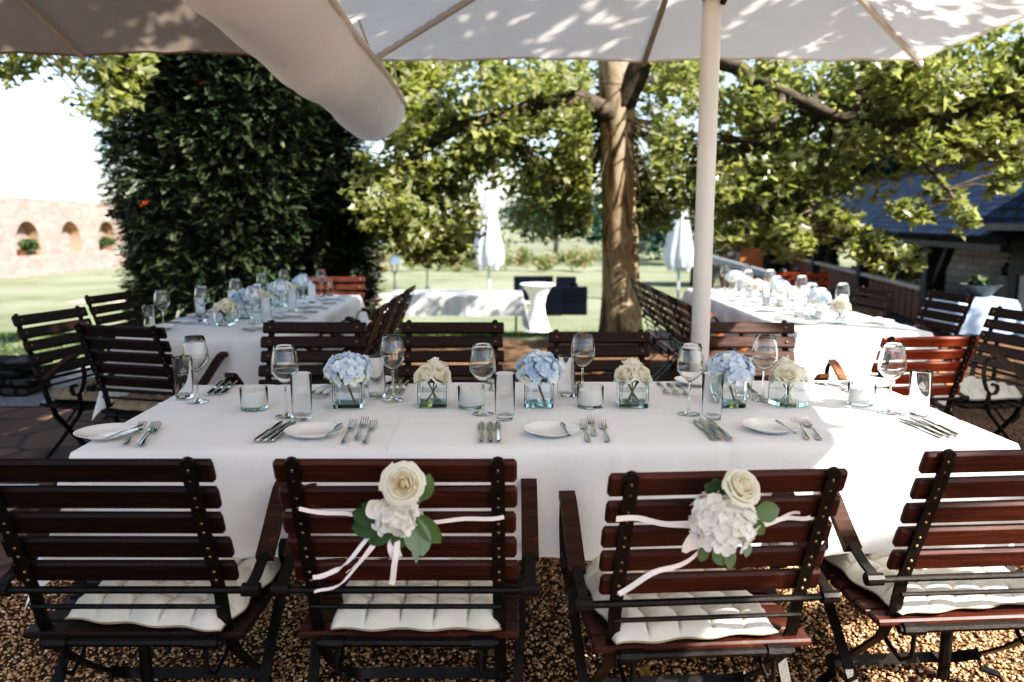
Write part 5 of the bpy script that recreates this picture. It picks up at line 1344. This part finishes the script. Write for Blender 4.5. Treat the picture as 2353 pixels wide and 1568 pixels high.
# ================================================================ POSIES ON THE CHAIR BACKS
def ribbon(m, pts, wd, side, tint=.5):
    m = MB(); ribbon_(m, pts, wd, side); return m.build('ribbon', M['ribbon'], POSY[0])
POSY = [None]
def ribbon_(m, pts, wd, side):
    pts = [Vector(p) for p in pts]; out_ = []
    for i in range(len(pts)-1):
        for s in range(6):
            f = s/6; p0 = pts[max(i-1,0)]; p1, p2 = pts[i], pts[i+1]; p3 = pts[min(i+2,len(pts)-1)]
            out_.append(.5*((2*p1)+(p2-p0)*f+(2*p0-5*p1+4*p2-p3)*f*f+(3*p1-p0-3*p2+p3)*f**3))
    out_.append(pts[-1]); n_ = len(out_)
    for i, p in enumerate(out_): p.z += .0022*math.sin(i*.9+wd*900); p.y += .003*math.sin(i*.55+wd*500)
    m.bar(out_, wd, .0007, side)
def posy1():
    Y = 1.575; P = lambda x, y, dy=0: on_y(x, y, Y+dy); o = P(925,1150)
    t = thing('chair_posy', 'posy of one open cream rose, white petals and eucalyptus with long ribbons', 'posy', o)
    POSY[0] = t; L = lambda v: Vector(v) - o; rr = random.Random(2)
    m = MB(); rose(m, L(P(925,1112,-.035)), (-.05,-1,.30), .0335, rr, ((2,.12,1.0),(3,.22,1.05),(3,.36,1.06),(4,.52,1.02),(5,.70,.96),(5,.88,.86),(6,1.0,.70))); m.build('rose', M['rose'], t, smooth=True)
    m = MB()
    hydrangea(m, L(P(912,1186,.0)), .036, rr, 40, 1.0, .6, .2, .021)
    for k in range(16):
        a = rr.uniform(0,6.28); q = rr.uniform(.1,1); p = L(P(912,1186,-.03)) + Vector((.034*q*math.cos(a), .015*q, .034*q*math.sin(a)))
        for j in range(4): b = rr.uniform(0,6.28); petal(m, p, Vector((math.cos(b),-.35,math.sin(b))), Vector((0,-1,0)), .021, .012, .35, rr.uniform(.4,1), 2, 3)
    for j in range(4): petal(m, L(P(866,1168,-.015)), Vector((math.cos(1.57*j+.6),-.25,math.sin(1.57*j+.6))), Vector((0,-1,.1)), .025, .016, .3, .35+.1*j, 3, 4)
    m.build('hydrangea', M['hydrangea_white'], t, smooth=True)
    m = MB(); up = (0,-1,.15)
    for x,y,dx,dz,ln,wd,ti,sh in [(965,1150,.35,.95,.060,.020,.55,'round'),(960,1185,.6,-.75,.075,.020,.45,'round'),(948,1190,.25,-1,.085,.028,.95,'round'),(960,1160,.15,.9,.05,.010,.65,'oval'),(955,1215,.0,-1,.075,.010,.95,'oval'),(935,1205,.0,-1,.05,.012,.75,'oval'),
        (880,1195,-.9,.25,.065,.022,.06,'round'),(885,1205,-1,-.1,.07,.024,.1,'round'),(900,1212,-.7,-.4,.06,.022,.15,'round'),(890,1190,-.8,.5,.06,.018,.05,'round'),(925,1215,-.2,-.7,.045,.018,.35,'round')]:
        m = MB(); leaf_blade(m, L(P(x,y,-.005)), (dx,-.15,dz), up, ln, wd, ti, .15, 7, sh); m.build('leaf', M['leafgreen'], t, smooth=True)
    m = MB()
    ribbon(m, [L(P(688,1170,.03)), L(P(790,1183,.035)), L(P(890,1197,.02))], .009, (0,0,1)); ribbon(m, [L(P(930,1200,.02)), L(P(1050,1197,.035)), L(P(1158,1187,.03))], .009, (0,0,1))
    ribbon(m, [L(P(885,1195,0)), L(P(840,1245,-.01)), L(P(775,1310,-.02)), L(P(718,1328,-.02))], .010, (.8,0,.6))
    ribbon(m, [L(P(895,1210,0)), L(P(850,1265,-.01)), L(P(790,1335,-.015)), L(P(722,1362,-.015))], .006, (.8,0,.6)); ribbon(m, [L(P(880,1215,0)), L(P(838,1275,-.01)), L(P(795,1320,-.02))], .004, (.8,0,.6))
    ribbon(m, [L(P(912,1215,-.005)), L(P(912,1260,-.012)), L(P(905,1310,-.01)), L(P(900,1345,0))], .012, (1,0,0)); ribbon(m, [L(P(915,1215,-.002)), L(P(905,1250,-.004)), L(P(910,1282,-.006))], .026, (1,0,0))
def posy2():
    Y = 1.55; P = lambda x, y, dy=0: on_y(x, y, Y+dy); o = P(1675,1180)
    t = thing('chair_posy', 'posy of a cream rose above a white hydrangea head with one ribbon', 'posy', o)
    POSY[0] = t; L = lambda v: Vector(v) - o; rr = random.Random(5)
    m = MB(); rose(m, L(P(1706,1118,-.03)), (.25,-.75,.62), .031, rr, ((2,.12,1.2),(3,.22,1.25),(3,.36,1.25),(4,.52,1.18),(4,.68,1.1),(5,.84,.95),(5,.94,.72))); m.build('rose', M['rose'], t, smooth=True)
    m = MB(); hydrangea(m, L(P(1660,1198,.0)), .058, rr, 105, 1.0, .75, .2, .019)
    for k in range(26):
        a = rr.uniform(0,6.28); q = rr.uniform(.2,1)
        p = L(P(1660,1198,-.05)) + Vector((.055*q*math.cos(a), .03*q, .055*q*math.sin(a)))
        for j in range(4): b = rr.uniform(0,6.28); petal(m, p, Vector((math.cos(b),-.3,math.sin(b))), Vector((0,-1,0)), .018, .010, .4, rr.uniform(.5,1), 2, 3)
    m.build('hydrangea', M['hydrangea_white'], t, smooth=True)
    m = MB(); up = (0,-1,.15)
    for x,y,dx,dz,ln,wd,ti,sh in [(1735,1180,.8,.15,.050,.022,.6,'round'),(1728,1195,.5,-.6,.04,.014,.5,'round'),(1650,1250,.3,-1,.050,.020,.6,'round'),(1675,1250,.1,-1,.058,.013,.68,'oval'),(1720,1245,-.1,-1,.035,.009,.95,'oval'),(1620,1255,-.2,-1,.035,.012,.55,'round'),
        (1668,1140,-.9,.5,.05,.018,.05,'round'),(1660,1145,-.4,.9,.045,.016,.08,'round'),(1690,1150,-.8,-.2,.035,.009,.75,'oval')]:
        m = MB(); leaf_blade(m, L(P(x,y,-.005)), (dx,-.1,dz), up, ln, wd, ti, .15, 7, sh); m.build('leaf', M['leafgreen'], t, smooth=True)
    m = MB()
    ribbon(m, [L(P(1416,1190,.035)), L(P(1500,1198,.045)), L(P(1600,1212,.02))], .012, (0,0,1)); ribbon(m, [L(P(1740,1208,.02)), L(P(1800,1195,.06)), L(P(1862,1188,.055))], .009, (0,0,1)); ribbon(m, [L(P(1740,1205,.02)), L(P(1790,1190,.06)), L(P(1838,1178,.05))], .006, (0,0,1))
    ribbon(m, [L(P(1625,1250,0)), L(P(1590,1285,-.01)), L(P(1500,1318,-.02)), L(P(1422,1368,-.005))], .011, (.5,0,.9)); ribbon(m, [L(P(1620,1245,-.004)), L(P(1575,1258,-.012)), L(P(1590,1240,-.008)), L(P(1625,1238,0))], .026, (.2,0,1))
posy1(); posy2()

# ================================================================ THE YARD BEYOND
def lounge(px, d, deg, label, wide=.66):
    c = on_y(px, 690, d); z0 = gz(c.x, d); t = thing('rattan_armchair' if wide < 1 else 'rattan_sofa', label, 'armchair' if wide < 1 else 'sofa', (c.x, d, z0), R(deg), 'dark rattan lounge seats on the lawn')
    m = MB(); m.box((0,0,.17),(wide,.74,.30), None, .02); m.build('seat_base', M['rattan'], t)
    m = MB(); m.box((0,.31,.55),(wide,.12,.46), Matrix.Rotation(R(-6),3,'X'), .02); m.build('backrest', M['rattan'], t)
    for s in (-1,1): m = MB(); m.box((s*(wide/2-.06),-.04,.46),(.12,.66,.28), None, .02); m.build('armrest', M['rattan'], t)
    m = MB(); m.box((0,-.05,.37),(wide-.25,.58,.10), None, .03); m.build('seat_cushion', M['clothes'], t)
lounge(1320, 21.5, 178, 'dark rattan armchair with its back to us, nearest the plane trunk')
lounge(1262, 21.3, 182, 'dark rattan armchair partly behind the standing table')
lounge(1302, 25.5, 0, 'dark rattan armchair facing us beyond the lounge table')
lounge(1228, 25.8, 4, 'dark rattan sofa behind the standing table', 1.3)
c = on_y(1287, 690, 23.3); t = thing('lounge_table', 'low dark lounge table holding a pale cloth bundle', 'table', (c.x, 23.3, gz(0,23.3)))
m = MB(); m.box((0,0,.42),(.7,.7,.05), None, .01); m.build('tabletop', M['rattan'], t)
for a in (-1,1):
    for b_ in (-1,1): m = MB(); m.box((a*.3,b_*.3,.2),(.06,.06,.39)); m.build('leg', M['rattan'], t)
t = thing('napkin_bundle', 'pale crumpled cloth on the low lounge table', 'cloth', (c.x, 23.3, gz(0,23.3)+.447))
m = MB(); m.grid(lambda u,v: ((u-.5)*.42, (v-.5)*.36, .04+.05*math.sin(7*u+2)*math.sin(6*v)+.03*math.sin(13*u*v)), 16, 14); m.build('fabric', M['cloth_shade_blue'], t, smooth=True)
def lantern(px, d, h, label):
    c = on_y(px, 640, d); t = thing('garden_lantern', label, 'lantern', (c.x, d, gz(0,d)), 0, 'post lanterns along the sandy path')
    m = MB(); m.lathe([(.11,0),(.11,.06),(.05,.12),(.035,.3),(.045,h*.5),(.03,h*.52),(.03,h-.42),(.09,h-.38)], 12); m.build('post', M['dark_metal'], t, auto=40)
    m = MB(); m.lathe([(.20,h-.10),(.10,h+.02),(.03,h+.06),(.02,h+.12),(0,h+.13)], 6); m.build('hood', M['lantern'], t)
    m = MB()
    for k in range(6): a = k*PI/3; m.bar([(.09*math.cos(a),.09*math.sin(a),h-.38),(.15*math.cos(a),.15*math.sin(a),h-.10)], .02,.02)
    m.build('cage', M['dark_metal'], t)
lantern(907, 23.5, 1.42, 'dark post lantern with blue grey hood beside the hedge, left of the buffet table')
lantern(982, 31, 1.65, 'slim post lantern further off, above the buffet table')
lantern(872, 38, 1.8, 'distant post lantern right at the hedge edge')
def bench(x, y, deg, label):
    t = thing('garden_bench', label, 'bench', (x,y,gz(x,y)), R(deg), 'wooden benches on the lower yard')
    m = MB()
    for k in range(4): m.box((0,-.2+.11*k,.44),(1.5,.09,.025))
    m.build('seat', M['wood_brown'], t)
    m = MB()
    for k in range(4): m.box((0,.26+.02*k,.55+.1*k),(1.5,.022,.075))
    m.build('backrest', M['wood_brown'], t)
    for s in (-1,1): m = MB(); m.bar([(s*.62,.24,0),(s*.62,.25,.45),(s*.62,.34,.9)],.05,.05); m.bar([(s*.62,-.22,0),(s*.62,-.22,.43)],.05,.05); m.build('leg', M['iron'], t)
bench(3.35, 11.8, 182, 'brown slatted bench on the slope between parasol pole and far glasses')
bench(5.2, 15.2, 176, 'brown slatted bench further off below the grey handrail')
def person(x, y, zseat, face, label, sc_=1.0, arm=.0):
    """seated figure: one skin-modifier body, hair and clothing as children"""
    t = thing('person', label, 'person', (x, y, zseat), R(face))
    def skin(name, verts, edges, radii, mat, root=0):
        me = bpy.data.meshes.new(name); me.from_pydata(verts, edges, []); o = bpy.data.objects.new(name, me); COL.objects.link(o); o.parent = t
        sm = o.modifiers.new("skin", 'SKIN'); me.materials.append(mat)
        for i, r_ in enumerate(radii): me.skin_vertices[0].data[i].radius = r_ if hasattr(r_, '__len__') else (r_, r_)
        me.skin_vertices[0].data[root].use_root = True
        ss = o.modifiers.new("smooth", 'SUBSURF'); ss.levels = ss.render_levels = 2
        return o
    V = [(0,0,.10),(0,-.02,.28),(0,.0,.45),(0,.01,.52),(0,.02,.60),(0,.035,.70),
         (.18,0,.47),(.23,.08,.24),(.17,.32,.16),(.15,.40,.17), (-.18,0,.47),(-.23,.08,.24),(-.17,.32,.16),(-.15,.40,.17),
         (.10,.02,.08),(.12,.44,.07),(.12,.46,-.36),(.12,.56,-.42), (-.10,.02,.08),(-.12,.44,.07),(-.12,.46,-.36),(-.12,.56,-.42)]
    E = [(0,1),(1,2),(2,3),(3,4),(4,5),(2,6),(6,7),(7,8),(8,9),(2,10),(10,11),(11,12),(12,13),(0,14),(14,15),(15,16),(16,17),(0,18),(18,19),(19,20),(20,21)]
    RR = [(.17,.13),(.155,.115),(.16,.10),.06,.075,.085, .07,.05,.035,.035, .07,.05,.035,.035, .09,.065,.05,.045,.09,.065,.05,.045]
    skin('body', V, E, RR, M['skin'])
    JV = [(0,-.005,.10),(0,-.025,.28),(0,-.005,.455),(.18,0,.475),(.232,.08,.24),(.175,.30,.165),(-.18,0,.475),(-.232,.08,.24),(-.175,.30,.165),(0,.0,.50)]
    skin('jacket', JV, [(0,1),(1,2),(2,3),(3,4),(4,5),(2,6),(6,7),(7,8),(2,9)], [(.185,.145),(.172,.13),(.175,.115),.085,.064,.048,.085,.064,.048,.07], M['clothes'])
    TV = [(0,0,.09),(.10,.02,.08),(.12,.44,.07),(.12,.46,-.34),(-.10,.02,.08),(-.12,.44,.07),(-.12,.46,-.34)]
    skin('trousers', TV, [(0,1),(1,2),(2,3),(0,4),(4,5),(5,6)], [(.18,.14),.105,.078,.062,.105,.078,.062], M['clothes'])
    m = MB(); m.ball((0,.005,.715), 1, 14, 10, (.098,.108,.105)); m.build('hair', M['hair'], t, smooth=True)
    f = MB(); f.ball((.035,.118,.69),.011,8,6); f.ball((-.035,.118,.69),.011,8,6); f.build('eyes', M['hair'], t, smooth=True)
    f = MB(); f.ball((0,.122,.665),1,8,6,(.013,.02,.022)); f.ball((.09,.03,.68),1,8,6,(.012,.022,.03)); f.ball((-.09,.03,.68),1,8,6,(.012,.022,.03)); f.build('nose_and_ears', M['skin'], t, smooth=True)
    h = MB()
    for s in (-1,1):
        for k in range(5):
            if k < 4: h.tube([(s*(.165-.018*k+.01),.40,.165),(s*(.155-.016*k),.45+.006*(k in (1,2)),.16),(s*(.148-.014*k),.478+.008*(k in (1,2)),.142)], [.010,.009,.007], 6)
            else: h.tube([(s*.13,.38,.172),(s*.105,.41,.178),(s*.098,.44,.17)], [.011,.010,.008], 6)
    h.build('fingers', M['skin'], t, smooth=True)
    return t
def yard_seat(x, y, z, label):
    t = thing('yard_chair', label, 'chair', (x,y,z), 0, 'plain chairs under the seated people')
    m = MB(); m.box((0,0,.43),(.44,.42,.04), None, .01); m.build('seat', M['timber'], t)
    m = MB(); m.box((0,-.22,.72),(.44,.03,.40), Matrix.Rotation(R(8),3,'X'), .01); m.build('backrest', M['timber'], t)
    for a in (-1,1):
        for b in (-1,1): m = MB(); m.box((a*.19,b*.18,.205),(.04,.04,.41)); m.build('leg', M['timber'], t)
for x, d, lab, lab2 in [(1800, 20.5, 'person in dark clothes seated with back to us, left of the pair', 'dark chair under the left of the two seated people'), (1829, 21.3, 'person in dark clothes seated with back to us, right of the pair', 'dark chair under the right of the two seated people')]:
    c = on_y(x, 620, d); z = gz(0,d)
    person(c.x, d, z+.45, 6, lab); yard_seat(c.x, d, z, lab2)
t = thing('yard_table', 'long dark table in front of the seated pair', 'table', (on_y(1815,620,22.2).x, 22.2, gz(0,22.2)))
m = MB(); m.box((0,0,.73),(1.6,.7,.05), None, .01); m.build('tabletop', M['timber'], t)
for s in (-1,1): m = MB(); m.box((s*.65,0,.35),(.07,.6,.70)); m.build('leg', M['timber'], t)

# a fallen yellow leaf on the gravel by the near left chair, another near the right one
for x, y, rz, lab in [(300,1470,40,'yellow fallen leaf on the gravel under the near left armchair'),(1480,1545,200,'brown fallen leaf on the gravel before the near right armchairs')]:
    p = on_z(x, y, .012); m = MB(); m.add([(a*.055, b*.055, c*.05) for a, b, c in LEAF], LEAF_F); o = m.build('fallen_leaf', basic('dry_leaf', (.42,.26,.06), (.5,.34,.1), 30, .7)); o.location = (p.x, p.y, .016); o.rotation_euler = (.1, .05, R(rz)); tag(o, lab, 'leaf')
